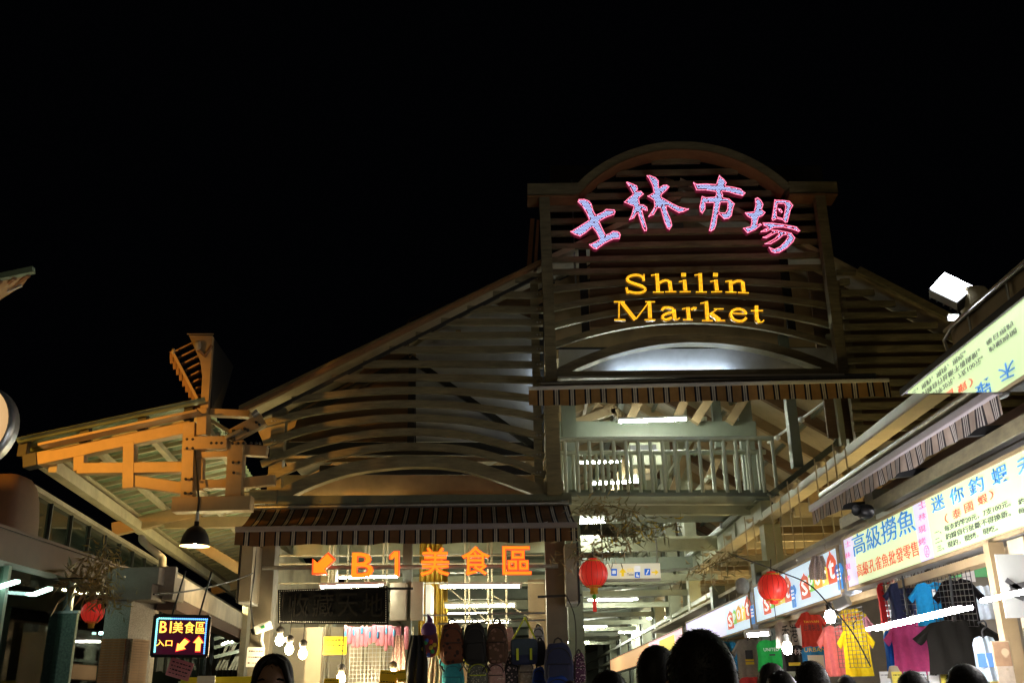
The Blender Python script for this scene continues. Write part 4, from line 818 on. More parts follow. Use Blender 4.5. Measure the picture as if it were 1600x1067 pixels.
def spray(pts, n, L, Y, cols, label, seed, spread=1.0, name='bamboo_branch', bx=1):
    rnd = random.Random(seed); p3 = smooth([P(x, y, Y + rnd.uniform(-.2, .2)) for x, y in pts], 5); t = thing(name, label, 'dried branch', p3[0])
    part('stem', MB().tube(p3, .007, 5), mat('dry_stem', (.24, .18, .08), .7, var=.2), t)
    for ci, c in enumerate(cols):
        mb = MB()
        for _ in range(int(n * 1.4) // len(cols)):
            q = rnd.choice(p3) + V((rnd.gauss(0, .13), rnd.gauss(0, .12), rnd.gauss(0, .10))) * spread
            d = V((rnd.gauss(0, 1), rnd.gauss(0, .6), rnd.gauss(-.25, .7))).normalized(); l = L * rnd.uniform(.5, 1.3); s = d.cross(V((rnd.gauss(0, 1), rnd.gauss(0, 1), rnd.gauss(0, 1)))).normalized() * L * .085
            mid = q + d * l * .5 + V((0, 0, -.015)); e = q + d * l + V((0, 0, -.05 * rnd.random()))
            mb.add([q, mid - s, e, mid + s], [(0, 1, 2), (0, 2, 3)])
        tag(part('leaves', mb, c, t), kind='stuff')
    return t
M_lg = mat('olive_leaf', (.20, .20, .10), .6, var=.3); M_lg2 = mat('dry_leaf', (.36, .28, .13), .6, var=.3); M_ly = mat('yellowed_leaf', (.55, .42, .04), .6, var=.2)
spray([(893, 872), (930, 862), (955, 848), (985, 815)], 195, .13, 11.8, [M_lg, M_lg2], 'dry bamboo spray tied above the lantern by the corridor', 1)
spray([(905, 800), (945, 790), (990, 800)], 117, .13, 11.9, [M_lg, M_lg2], 'thin bamboo spray over the balcony beam', 2, .8)
spray([(975, 840), (1000, 828), (1050, 822)], 104, .13, 12.0, [M_lg, M_lg, M_ly], 'bamboo spray with yellowed leaves under the balcony', 3, .8)
spray([(1090, 895), (1115, 880), (1150, 868)], 80, .13, 13, [M_lg, M_lg2], 'faint bamboo spray above the blank white signboard', 6, .9)
spray([(160, 940), (155, 915), (150, 885), (165, 870)], 300, .10, 9.8, [M_lg2, mat('straw_leaf', (.42, .29, .07), .6, var=.25)], 'straw coloured dried bunch above the left lantern', 4, .75)
spray([(105, 905), (130, 903), (165, 910)], 50, .2, 9.8, [M_lg2], 'drooping straw strands left of the dried bunch', 5, .5)
def wire(pts, r, label, Y=None, m_=None):
    return solo('cable', MB().tube(smooth([P(*p) for p in pts], 6), r, 5), m_ or M_cord, label, 'cable')
wire([(1150, 868, 11), (1219, 893, 9.9), (1263, 912, 9.5), (1294, 943, 9.2), (1330, 985, 8.9), (1360, 1040, 8.6)], .007, 'dark cable slung past the red lantern and down to the yellow shirt')
wire([(240, 928, 10), (300, 922, 11), (360, 908, 12.5), (395, 895, 13.4)], .010, 'thin cord from the concrete beam to the left post')
wire([(400, 850, 13.6), (397, 900, 13.55), (392, 940, 13.5), (397, 985, 13.55)], .012, 'black cable hanging down to the security camera')
wire([(60, 905, 9.8), (120, 903, 9.8), (150, 905, 9.8), (178, 918, 9.9)], .006, 'thin wire that carries the left lantern')
wire([(885, 930, 13.2), (897, 960, 13.1), (900, 1000, 13.0), (898, 1060, 12.9)], .008, 'cord hanging beside the large navy backpack')

# ================================================================== right hand row of stalls
XS = 3.1
def SX(x, y, dx=0.0): return PX(x, y, XS + dx)
def acrylic(name, c, e): return mat(name, tuple(x * .5 for x in c), .35, var=.06, scale=2, emis=c, emis_s=e)
M_lime_l = acrylic('lit_lime_acrylic', (.80, .97, .54), .82); M_cold_l = acrylic('lit_cold_acrylic', (.62, .81, 1.0), .74); M_lil_l = acrylic('lit_lilac_acrylic', (.74, .69, .95), .82)
M_org_l = glow('lit_orange_acrylic', (.95, .55, .25), .7)
def ink(name, c, e=.35): return mat(name, c, .5, var=0, emis=c, emis_s=e)
I_blue = ink('blue_print', (.04, .26, .74), .45); I_red = ink('red_print', (.80, .12, .06), .5); I_blk = ink('dark_print', (.05, .07, .05), .15); I_pink = ink('pink_print', (.85, .25, .42), .5)
I_grn = ink('green_print_bright', (.25, .68, .12), .5); I_org = ink('orange_print', (.95, .45, .05), .55); I_yl = ink('yellow_print', (.95, .80, .15), .6); I_wht = ink('white_print_bright', (.95, .95, .95), .8)
def sign_box(name, label, Y0, Y1, zb, zt, panels):     # Y0 far end, Y1 near end
    t = thing(name, label, 'shop sign', (XS, (Y0 + Y1) / 2, zb))
    part('case', MB().box((XS + .10, (Y0 + Y1) / 2, (zb + zt) / 2), (.17, Y0 - Y1, zt - zb)), M_steel, t)
    f = .025
    for z in (zb + f / 2, zt - f / 2): part('frame', MB().box((XS + .005, (Y0 + Y1) / 2, z), (.03, Y0 - Y1 + .01, f)), M_tan, t)
    for y in (Y0 - f / 2, Y1 + f / 2): part('frame', MB().box((XS + .004, y, (zb + zt) / 2), (.03, f, zt - zb)), M_tan, t)
    for a, b, m in panels: part('panel', MB().box((XS + .008, (a + b) / 2, (zb + zt) / 2), (.008, a - b - .004, zt - zb - .05)), m, t)
    return t
def stext(s, t, xl, yt, yb, xr, m_, bold=.0, name='lettering'):
    """lettering on the sign face: left edge px with top/bottom there, right edge px"""
    a = PX(xl, yb, XS); b = PX(xl, yt, XS); c = PX(xr, (yt + yb) / 2 - (xr - xl) * .42, XS); return text_mesh(name, s, V((XS - .001, a.y, a.z)), V((0, c.y - a.y, 0)), V((0, 0, b.z - a.z)), m_, t, .005, bold)
yA0, yA1 = 9.56, 4.3
y_ = lambda x, y: PX(x, y, XS).y
yp1, yp2, yp3 = y_(1337, 880), y_(1431, 830), y_(1452, 830)
sA = sign_box('lit_shop_sign', 'long lime-lit shop sign with blue and red Chinese characters for shrimp fishing', yA0, yA1, 2.475, 2.965, [(yA0, yp1, M_lil_l), (yp1, yp2, M_lime_l), (yp2, yp3, M_lil_l), (yp3, yA1, M_lime_l)])
stext('高級撈魚', sA, 1335, 836, 870, 1430, I_blue, .003, 'blue_heading'); stext('高級孔雀魚批發零售', sA, 1341, 881, 902, 1435, I_red, .0, 'red_line')
for i, (c, x, y) in enumerate((('迷', 1458, 777), ('你', 1487, 764), ('釣', 1517, 749), ('蝦', 1553, 732), ('禾', 1593, 716))): stext(c, sA, x, y, y + 25 + i * 1.0, x + 18 + i * 1.3, I_blue, .002, 'blue_heading')
for c, x, y, w in (('（', 1478, 803, 4), ('泰', 1490, 797, 12), ('國', 1509, 787, 12), ('蝦', 1530, 775, 13), ('）', 1548, 766, 5)): stext(c, sA, x, y, y + 15, x + w, I_red, .0, 'red_line')
def row(s, x0, y0, x1, y1, m_=None, h=9.5):
    p0 = PX(x0, y0, XS); p1 = PX(x1, y1, XS); n = len(s)
    zz = (p0.z + p1.z) / 2; a = PX(x0, y0 - h, XS).z - p0.z
    tag(text_mesh('small_print', s, V((XS - .001, p0.y, zz)), V((0, p1.y - p0.y, 0)), V((0, 0, a)), m_ or I_blk, sA, .004), kind='stuff')
row('一、每支釣竿20元，7支100元。', 1462, 838, 1580, 789); row('二、釣線自行扯斷不得換新。', 1463, 852, 1580, 803); row('三、現釣，現烤，現吃。', 1466, 864, 1560, 826)
row('釣蝦時間', 1593, 792, 1640, 768); row('每日現釣', 1593, 806, 1640, 784)
for i, c in enumerate('士林現烤'):
    stext(c, sA, 1322, 846 + 18 * i, 855 + 18 * i, 1329, I_pink); stext(c, sA, 1437, 785 + 19 * i, 796 + 19 * i, 1447, I_pink, .004)
stext('㊣', sA, 1449, 856, 866, 1457, I_pink) if False else None
ring = SX(1449, 861); part('emblem', MB().lathe(V((XS - .002, ring.y, ring.z)), [(.045, 0), (.045, -.004), (.038, -.004), (.038, 0)], 20, (1, 0, 0)), I_pink, sA)
text_mesh('emblem_mark', '正', V((XS - .002, ring.y + .024, ring.z - .025)), V((0, -.048, 0)), V((0, 0, .05)), I_pink, sA, .003)
yS0, yS1 = 13.45, 9.74
sB = sign_box('lit_shop_sign', 'cool white lit shop sign printed twice with Sport on coloured shirts', yS0, yS1, 2.44, 2.93, [(yS0, yS1, M_cold_l)])
yT0, yT1 = 19.2, 13.75
sC = sign_box('lit_shop_sign', 'half blank lilac lit sign with one Sport print, behind the big haired head', yT0, yT1, 2.40, 2.88, [(yT0, y_(1132, 960), M_lil_l), (y_(1132, 960), yT1, M_cold_l)])
sD = sign_box('lit_shop_sign', 'farthest orange and pink lit shop sign at the end of the right row', 36, 19.6, 2.36, 2.84, [(36, 25, M_org_l), (25, 19.6, glow('lit_pink_acrylic', (.9, .6, .68), .8))])
part('arrow_panel', MB().box((XS - .012, 21.8, 2.6), (.01, 2.2, .3)), I_yl, sD)
def tee_shape(): return [(-.5, -.5), (.5, -.5), (.5, .05), (.5, .5), (.18, .5), (.0, .42), (-.18, .5), (-.5, .5), (-.5, .05)]
def sport(t, Yf, Yn, zc_):
    n = (Yf - Yn); hh = .30
    for i, (c, m_, k, up) in enumerate((('S', I_red, .22, -.02), ('p', I_grn, .14, .00), ('o', I_org, .18, .02), ('r', I_yl, .13, .01), ('t', I_red, .18, .05))):
        yc = Yf - n * (.12 + .165 * i); w = n * k * .52; H = hh * (.8, .62, .7, .62, .92)[i]
        pl = [(-.5, -.5), (.5, -.5), (.55, .2), (.32, .42), (.12, .5), (0, .62), (-.12, .5), (-.32, .42), (-.55, .2)]
        part('tag_shape', MB().poly([[V((XS - .001, yc - u * w * 2, zc_ + up + v * H)) for u, v in pl]], (-.004, 0, 0)), m_, t)
        text_mesh('letter', c, V((XS - .006, yc + w * .62, zc_ + up - H * .36)), V((0, -w * 1.24, 0)), V((0, 0, H * .66)), I_wht, t, .004, .012)
    yc = Yn + n * .08; w = n * .17
    pl = [(-.3, -.6), (.3, -.6), (.3, .1), (.42, .0), (.55, .25), (.3, .5), (.12, .5), (0, .42), (-.12, .5), (-.3, .5), (-.55, .25), (-.42, .0), (-.3, .1)]
    part('shirt_print', MB().poly([[V((XS - .001, yc - u * w, zc_ - .04 + v * .22)) for u, v in pl]], (-.004, 0, 0)), I_blue, t)
    for r, s in enumerate(('MADE', 'IN', 'TAIWAN')): text_mesh('letter', s, V((XS - .006, yc + w * .2, zc_ - .0 - .04 * r)), V((0, -w * .4, 0)), V((0, 0, .022)), I_wht, t, .003)
sport(sB, y_(1193, 945), y_(1243, 915), 2.66); sport(sB, y_(1250, 910), y_(1316, 880), 2.68); sport(sC, y_(1137, 968), y_(1179, 945), 2.63)
# posts, ceiling soffit and back of the stalls
rs = thing('stall_row', 'row of open shirt stalls with square posts along the right side', 'stall row', (4.4, 12, 0))
for (x, y, w, m_, lab) in ((1368, 930, 46, M_pale, 'grey green post between the two shirt stalls'), (1176, 980, 14, M_deep, None), (1110, 1010, 9, M_deep, None)):
    Yp = y_(x, y) + .15; ww = .22; part('post', MB().beam((XS + .22, Yp, 0), (XS + .22, Yp, 3.3), ww, ww, (0, 1, 0)), m_, rs, lab, bevel=.006)
Yp = 6.35; part('post', MB().beam((XS + .16, Yp, 0), (XS + .16, Yp, 2.47), .22, .22, (0, 1, 0)), M_cream, rs, 'pale post at the near end of the shirt stall', bevel=.006)
part('post_edge', MB().beam((XS + .0, Yp + .19, 0), (XS + .0, Yp + .19, 2.47), .10, .08, (0, 1, 0)), M_tan, rs)
part('back_wall', MB().box((6.2, 14, 1.6), (.08, 24, 3.2)), mat('stall_back', (.15, .12, .085), .7, var=.25, scale=2), rs)
part('ceiling', MB().box((4.75, 14, 3.12), (2.9, 24, .05)), M_cream, rs)
part('counter', MB().box((3.6, 11.5, .45), (.6, 9, .9)), M_white, rs)
for Y in (9.66, 13.6, 19.4): part('side_partition', MB().box((4.9, Y, 1.5), (2.4, .06, 3.0)), mat('stall_side', (.24, .20, .14), .7, var=.25, scale=3, dirt=.3), rs)
part('sign_beam', MB().beam((XS + .15, 4, 2.42), (XS + .15, 36, 2.42), .12, .06), M_tan, rs)
part('awning_beam', MB().beam((3.18, 4.5, 3.12), (3.18, 9.7, 3.12), .08, .10), M_olive, rs); part('awning_beam', MB().beam((3.45, 4.5, 3.3), (3.45, 9.7, 3.3), .1, .14), M_brown, rs)
for Y in (5.2, 6.5, 7.8, 9.2): part('awning_bracket', MB().beam((2.95, Y, 3.2), (3.7, Y, 3.24), .05, .06), M_dark, rs)
# suspended hanger rods above the Sport sign
for i, Y in enumerate((10.2, 10.9, 12.1, 13.0, 14.6, 16.2, 18.2)):
    t = thing('hanger_rod', 'pair of pale hanger rods under the mezzanine behind the Sport signs', 'rod', (XS + .3, Y, 2.95), 'hanger rods above the signs')
    for d in (-.06, .06): part('rod', MB().tube([(XS + .3 + d, Y, 2.9), (XS + .3 + d, Y, 4.05)], .008, 6), M_cream, t)
    part('cup', MB().lathe((XS + .3, Y, 3.98), [(.02, -.03), (.06, .015), (.06, .03)], 10), M_cream, t)
sheet('cloth_bundle', 1262, 1296, 868, 905, 10.2, AW3, 'small striped cloth bundle lying above the Sport sign', 'cloth')
bw = bagmat('clear_plastic', (.5, .52, .5)); solo('plastic_bag', MB().blob(P(1160, 915, 12.6), (.17, .16, .2), .8, 12, 8), bw, 'clear plastic bag lying on the blank white sign', 'bag')
# speakers / black dome on top of the lime sign
t = thing('loudspeaker', 'black loudspeaker on top of the lime-lit sign', 'loudspeaker', P(1352, 800, 8.6)); c = P(1352, 799, 8.7)
part('body', MB().blob(c, (.15, .15, .13), .8, 14, 8), M_black, t); part('cone', MB().lathe(c + V((-.08, -.06, 0)), [(.05, -.03), (.03, 0), (0, .01)], 14, (.8, .6, 0)), M_dark, t)
# mirror soffit over the near stalls with fascia and floodlight
so = thing('canopy_roof', 'near right canopy with a polished soffit mirroring the lit sign', 'canopy', (2.6, 4, 3.25))
M_mir = mat('polished_soffit', (.80, .86, .80), .03, 1.0, var=0)
zs = 3.152; xe = 2.193; yfar = PZ(1410, 615, zs).y
part('soffit', MB().box((xe + .6, (yfar + .5) / 2, zs + .01), (1.2, yfar - .5, .02)), M_mir, so)
part('edge_trim', MB().box((xe - .008, (yfar + .5) / 2, zs + .006), (.012, yfar - .5, .035)), M_black, so)
yf2 = 4.74
part('fascia', MB().box((xe + .05, (yf2 + .3) / 2, zs + .083), (.03, yf2 - .3, .12)), M_tan, so)
part('fascia_end', MB().box((xe + .58, yf2, zs + .083), (1.0, .03, .12)), M_tan, so)
part('top_board', MB().box((xe + .55, (yf2 + .3) / 2, zs + .153), (1.06, yf2 - .2, .018)), M_cream, so)
part('gutter_pipe', MB().tube([(xe + .015, .5, zs + .135), (xe + .015, yf2 - .05, zs + .135), (xe + .012, yf2 + .04, zs + .10), (xe + .03, yf2 + .05, zs + .03)], .009, 8), M_steel, so)
for Y in (4.5, 4.1): part('strut', MB().tube([(xe + .02, Y, zs + .025), (xe + .02, Y, zs + .14)], .006, 6), M_steel, so)
fl = thing('floodlight', 'glaring square floodlight on a stub arm above the near right canopy', 'floodlight', P(1488, 450, 4.75)); Yq = 4.75
q = [P(1451, 450, Yq + .06), P(1495, 471, Yq - .06), P(1523, 447, Yq - .02), P(1475, 424, Yq + .1)]
nq = (q[1] - q[0]).cross(q[3] - q[0]).normalized(); nq = nq if nq.y < 0 else -nq; cq = sum(q, V()) / 4
part('lens', MB().poly([[cq + (p - cq) * .92 for p in q]], -nq * .004), glow('flood_glow', (.93, .96, 1.0), 34.0), fl)
part('housing', MB().poly([[p - nq * .008 for p in q]], -nq * .05), M_dark, fl)
for k in range(5): 
    a_ = q[3].lerp(q[2], k / 4) - nq * .058; b_ = q[0].lerp(q[1], k / 4) - nq * .058; part('cooling_fin', MB().beam(a_, b_, .006, .03, nq), M_dark, fl)
part('driver_box', MB().blob(P(1522, 470, Yq + .02), (.13, .12, .14), .4, 12, 8), M_cream, fl); part('arm', MB().tube([P(1520, 475, Yq + .03), V((xe + .25, 4.6, zs + .15))], .02, 8), M_steel, fl)
t = thing('floodlight', 'small second floodlight at the far end of the near right canopy', 'floodlight', P(1489, 497, 5.0)); part('lens', MB().box(P(1489, 497, 4.98), (.045, .01, .02)), MATS['flood_glow'], t); part('housing', MB().box(P(1489, 496, 5.0), (.06, .03, .03)), M_white, t)
# led sign hung below the soffit edge at the picture's right edge
# stall tubes
tube_light(PX(1360, 983, 2.5), PX(1513, 948, 2.5), 'bright double tube slung in front of the pink and black shirts', None, M_stube, .012, False, True)
tube_light(PX(1531, 939, 2.5), PX(1680, 906, 2.5), 'bright tube nearest the camera at the right edge', None, M_stube, .012, False)
tube_light(P(1415, 899, 9.2), P(1476, 896, 8.6), 'bluish tube up under the lime-lit sign behind the shirts', None, glow('blue_tube_glow', (.72, .78, 1.0), TUBE * .7))
tube_light(P(1165, 993, 12.2), P(1202, 990, 12.2), 'short tube above the grey and green shirts', None, M_stube)
tube_light(P(1326, 930, 9.9), P(1344, 931, 9.9), 'short silvery tube under the end of the Sport sign', None, M_stube)
for i, (X_, Y_, Z_) in enumerate(((4.4, 8.2, 3.0), (4.4, 11.5, 3.0), (4.4, 15, 3.0), (4.4, 20, 3.0), (4.4, 26, 3.0))):
    tube_light((X_ - .0, Y_ - .6, Z_), (X_, Y_ + .6, Z_), 'ceiling tube inside the stall row', 'tubes inside the stall row', M_stube)
for i, (x, y, Y) in enumerate(((1230, 1012, 9.9), (1297, 963, 9.4))):
    p = P(x, y, Y); t = thing('light_bulb', ('round bare bulb over the white printed shirt', 'spiral bulb hanging between the red and yellow shirts')[i], 'bulb', p)
    part('bulb', MB().lathe(p, [(0, -.06), (.035, -.05), (.05, 0), (.035, .045), (.02, .06)], 14), M_bulb if i == 0 else MATS['stall_tube_glow'], t); part('socket', MB().lathe(p, [(.03, .055), (.03, .12), (0, .13)], 10), M_white if i == 0 else M_dark, t)
# shirts
def shirt(x0, x1, y0, y1, Y, col, label, turn=-.35, sleeves=True, prints=(), hanger=True, xd=3.33):
    Y = 1540 * xd / ((x0 + x1) / 2 - 815) + (.35 if label.startswith('upper') else 0); c = P((x0 + x1) / 2, (y0 + y1) / 2, Y); W_ = 1.12 * (x1 - x0) / FPX * Y / max(.55, math.cos(turn)) ; H = (y1 - y0) / FPX * Y; R = Matrix.Rotation(turn, 3, 'Z'); rnd = random.Random(int(x0 * 7 + y0))
    t = thing('t_shirt', label, 't-shirt', c - V((0, 0, H / 2)), 't-shirts hung in the right stalls')
    bw_ = W_ * (.36 if sleeves else .46); ph = rnd.uniform(0, 6)
    m_ = mat('cloth_%d_%d' % (x0, y0), col, .85, var=.14, scale=30, bump=.1, spec=.12)
    mb = MB()
    def side(sgn):
        def fn(u, v):
            xx = (u - .5) * 2; k = 1 - v
            hwid = bw_ * (1.05 - .08 * math.sin(math.pi * v)) if v < .8 else bw_ * (1.03 - .25 * ((v - .8) / .2))
            z = H * (v - .5); 
            if v > .8: z += -H * .06 * abs(xx) * (v - .8) / .2 - (H * .07 * max(0, 1 - (xx / .32) ** 2) * (v - .8) / .2 * (1 if sgn < 0 else .5))
            thick = .045 * math.sqrt(max(0, 1 - xx * xx * .96)) + .004
            yy = sgn * thick + .016 * math.sin(5 * xx + ph + 1.5 * v) * (1 - v * .6) + .010 * math.sin(11 * xx - ph + 3 * v)
            return c + R @ V((xx * hwid, yy, z))
        return fn
    mb.grid(side(-1), 16, 14); mb.grid(side(1), 16, 14)
    if sleeves:
        for s in (-1, 1):
            a_ = V((s * bw_ * .80, 0, H * .44)); b_ = V((s * bw_ * 1.0, 0, H * .12)); e1 = V((s * W_ * .52, 0, H * .16)); e0 = V((s * W_ * .43, 0, H * .03))
            for sg_ in (-1, 1):
                def fs_(u, v, a_=a_, b_=b_, e1=e1, e0=e0, sg_=sg_):
                    p = a_.lerp(b_, v).lerp(e1.lerp(e0, v), u); return c + R @ (p + V((0, sg_ * (.035 * math.sin(math.pi * v) + .006) + .008 * math.sin(9 * v + ph), -.02 * u * (1 - u))))
                mb.grid(fs_, 6, 6)
    part('cloth', mb, m_, t)
    tz = c + R @ V((0, 0, H * .42))
    part('collar', MB().tube([c + R @ V((bw_ * .34 * math.cos(q), -.03 * abs(math.sin(q)) - .01, H * .44 - H * .075 * math.sin(q))) for q in [math.pi * k / 8 for k in range(9)]], .008, 5), m_, t)
    for (u, v, w, h, pm, kind) in prints:
        if kind == 'box':
            o = c + R @ V(((u - w / 2) * bw_ * 2, -.062, v * H)); part('print', MB().box(c + R @ V((u * bw_ * 2, -.064, (v + h / 2) * H)), (w * bw_ * 2, .004, h * H), R), pm, t)
        else: text_mesh('print', kind, c + R @ V(((u - w / 2) * bw_ * 2, -.066, v * H)), R @ V((w * bw_ * 2, 0, 0)), V((0, 0, h * H)), pm, t, .004)
    if hanger:
        hg = thing('hanger', 'dark hanger inside the ' + label, 'hanger', c + V((0, 0, H * .4)), 'hangers in the right stalls'); top = c + R @ V((0, 0, H * .43))
        part('bar', MB().tube([c + R @ V((-bw_ * .7, 0, H * .38)), top, c + R @ V((bw_ * .7, 0, H * .38))], .009, 6), M_black, hg)
        part('hook', MB().tube(smooth([top, top + V((0, 0, .05)), top + R @ V((.03, 0, .08)), top + R @ V((.02, 0, .115)), top + R @ V((-.02, 0, .10))], 4), .006, 5), M_black, hg)
    return t
K_ = (.02, .02, .02); P_k = mat('black_print', K_, .6, var=0); P_y = mat('yellow_ink', (.85, .6, .03), .6, var=0); P_w = mat('white_ink', (.75, .75, .72), .6, var=0); P_r = mat('red_ink', (.65, .05, .04), .6, var=0); P_b = mat('blue_ink', (.04, .15, .5), .6, var=0)
shirt(1149, 1193, 999, 1058, 10.6, (.33, .29, .24), 'grey t-shirt with black and yellow print by the big haired head', -.2, prints=((0, -.02, .3, .22, P_k, 'box'), (0, -.06, .34, .05, P_y, 'box'), (0, -.14, .34, .06, P_y, 'box')))
shirt(1186, 1227, 1000, 1046, 10.4, (.02, .34, .06), 'green sleeveless t-shirt next to the grey one', -.2, False, prints=((-.02, .12, .5, .10, P_w, 'UNITED'), (0, -.02, .2, .05, P_k, 'box')))
shirt(1214, 1257, 970, 1010, 9.8, (.62, .56, .48), 'cream shirt with black brush writing and a red dot', -.15, False, prints=((-.05, -.3, .5, .62, P_k, '香港'), (.22, .2, .16, .14, P_r, 'box')), hanger=False)
shirt(1249, 1287, 956, 1008, 9.5, (.62, .06, .04), 'red t-shirt with dark print hung high beside the spiral bulb', -.2, prints=((0, .16, .7, .06, P_y, 'TAIWAN'), (0, -.06, .74, .18, P_k, '台灣製造')), hanger=False)
shirt(1256, 1292, 1010, 1048, 9.6, (.04, .25, .62), 'blue t-shirt with yellow and white print below the red one', -.2, False, prints=((0, .26, .8, .16, P_y, 'URBAN'), (0, -.36, .6, .5, P_w, 'box')), hanger=False)
shirt(1224, 1256, 1008, 1046, 10.0, (.03, .028, .025), 'black t-shirt with pale print below the cream one', -.2, False, prints=((0, .1, .7, .22, P_w, '士林'), (0, -.3, .5, .12, P_y, 'box')), hanger=False)
shirt(1313, 1349, 951, 981, 9.3, (.75, .55, .03), 'upper yellow t-shirt with dark print behind the wire grid', -.3, prints=((0, -.1, .8, .3, P_r, 'LOVE'),), hanger=False)
shirt(1285, 1333, 978, 1052, 9.0, (.64, .16, .17), 'long salmon t-shirt beside the lower yellow one', -.3)
shirt(1317, 1361, 980, 1052, 8.7, (.74, .50, .01), 'lower yellow t-shirt at the grey green post', -.35)
shirt(1376, 1402, 910, 972, 9.2, (.55, .03, .03), 'red t-shirt half hidden behind the navy one', -.5, False)
shirt(1389, 1437, 910, 968, 8.9, (.035, .042, .09), 'dark navy t-shirt behind the wire grid', -.4)
shirt(1430, 1483, 910, 974, 8.5, (.02, .30, .62), 'bright sky blue t-shirt behind the wire grid', -.4, prints=((.12, .12, .13, .18, P_w, 'box'),))
shirt(1471, 1528, 905, 985, 8.1, (.007, .006, .007), 'upper black t-shirt right of the sky blue one', -.4)
shirt(1394, 1454, 972, 1050, 8.3, (.72, .09, .26), 'hot pink t-shirt under the bright double tube', -.4)
shirt(1446, 1548, 970, 1048, 7.9, (.010, .009, .007), 'very wide black t-shirt right of the hot pink one', -.3)
shirt(1386, 1410, 985, 1046, 8.8, (.02, .16, .55), 'blue t-shirt peeping out left of the hot pink one', -.4, False)
shirt(1528, 1556, 995, 1060, 7.9, (.45, .55, .62), 'pale blue striped shirt right of the wide black one', -.5, False, prints=((0, -.2, .7, .3, P_b, 'box'),))
shirt(1128, 1152, 1003, 1056, 11.0, (.02, .2, .38), 'blue shirt edge left of the grey t-shirt', -.3, False)
shirt(1158, 1192, 1058, 1090, 10.8, (.6, .05, .05), 'red cloth hung below the grey t-shirt', -.2, False, hanger=False)
for x, y, w, h, c, nm in ((1160, 975, 34, 40, (.5, .3, .05), 'mustard'), (1192, 962, 34, 36, (.35, .05, .25), 'plum'), (1236, 1000, 36, 44, (.05, .3, .3), 'sea green'), (1280, 940, 34, 30, (.5, .5, .48), 'pale grey'), (1300, 968, 30, 36, (.08, .1, .3), 'indigo'), (1345, 985, 32, 50, (.6, .25, .3), 'rose'), (1412, 960, 40, 40, (.5, .45, .3), 'sand'), (1462, 948, 40, 44, (.3, .05, .05), 'dark red'), (1540, 940, 40, 50, (.4, .42, .4), 'ash'), (1520, 1000, 40, 50, (.1, .25, .12), 'bottle green')):
    shirt(x - w / 2, x + w / 2, y - h / 2, y + h / 2, 9, c, nm + ' t-shirt hung far back in the stall behind the front shirts', -.3, hanger=False, xd=4.3)
wire_grid(P(1380, 978, 9.0), P(1530, 978, 7.3) - P(1380, 978, 9.0), V((0, 0, .52)), 26, 12, M_darkwire, 'black wire display grid in front of the navy and blue shirts', .0022)
wire_grid(P(1312, 1042, 10.1), P(1360, 1042, 9.2) - P(1312, 1042, 10.1), V((0, 0, .52)), 8, 14, M_darkwire, 'black wire display grid in front of the yellow shirts', .0022)
for x, y0, y1, Y in ((1408, 885, 960, 8.4), (1426, 885, 940, 8.3), (1482, 880, 975, 7.6)): solo('hanger_bar', MB().tube([P(x, y0, Y), P(x + 10, y1, Y)], .010, 6), M_dark, {1408: 'thin dark rod left of the sky blue shirt', 1426: 'thin dark rod before the navy shirt', 1482: 'dark rod hanging in front of the upper black shirt'}[x], 'rod')
note(1502, 882, 1522, 908, 8.6, mat('white_card', (.75, .72, .7), .5), 'white notice beside the upper black shirt', ink=False, cat='notice', name='notice')
M_gsh = mat('green_sheet', (.03, .16, .04), .6, var=.3); solo('green_banner', MB().box(P(1500, 884, 9.0), (.5, .02, .2)), M_gsh, 'green sheet hanging high behind the lime sign', 'banner'); solo('yellow_pole', MB().tube([P(1512, 866, 8.8), P(1518, 884, 8.8)], .03, 8), M_yel, 'short yellow pole end under the lime sign', 'pole')
# poster and pictures at the right edge
t = note(1564, 868, 1612, 962, 6.0, mat('poster_white', (.70, .72, .68), .5, var=.05), 'white poster with grey bar drawing past the near pale post', ink=False, cat='poster', name='poster'); M_gr = mat('grey_print', (.12, .12, .12), .5, var=.2)
for a_, b_ in (((1572, 905), (1600, 925)), ((1578, 918), (1602, 912)), ((1576, 925), (1600, 935))): part('drawing', MB().beam(P(*a_, 5.985), P(*b_, 5.985), .004, .03, (0, 0, 1)), M_gr, t)
t = thing('photo_print', 'brown photo print pinned on the near pale post', 'photo', P(1566, 1040, 6.15)); part('print', MB().box(P(1566, 1023, 6.18), (.10, .006, .15)), bagmat('sepia_print', (.36, .22, .12), (.55, .42, .25), 14), t); part('border', MB().box(P(1566, 1023, 6.19), (.112, .005, .162)), M_wallw, t)
t = thing('photo_print', 'second pale photo print below the brown one', 'photo', P(1572, 1067, 6.1)); part('print', MB().box(P(1572, 1054, 6.15), (.10, .006, .10)), bagmat('pale_print', (.55, .45, .33), (.3, .2, .1), 14), t)
for i in range(10):
    x = 1376 + 19 * i; note(x, 1050, x + 15, 1074, 8.0 - .08 * i, mat('label_%d' % (i % 4), ((.7, .7, .68), (.75, .6, .08), (.2, .5, .3), (.6, .6, .62))[i % 4], .5, var=.1), 'small printed pack on the rack under the shirts', rows=2, cat='packet', name='rack_packet')['group'] = 'packs under the shirts'
t = thing('bell_lamp', 'cream bell-shaped lamp shade low beside the hot pink shirt', 'lamp shade', P(1397, 1062, 8.0)); part('shade', MB().lathe(P(1397, 1050, 8.0), [(.01, .05), (.03, .045), (.06, -.04), (.055, -.04)], 14), M_wallw, t)
t = thing('security_camera', 'grey security camera under the end of the Sport sign', 'security camera', P(1322, 940, 9.2)); a_, b_ = P(1305, 946, 9.3), P(1326, 936, 9.2); part('body', MB().beam(a_, b_, .09, .09), M_white, t, bevel=.012); part('bracket', MB().tube([(a_ + b_) / 2, P(1318, 928, 9.4)], .02, 6), M_white, t)

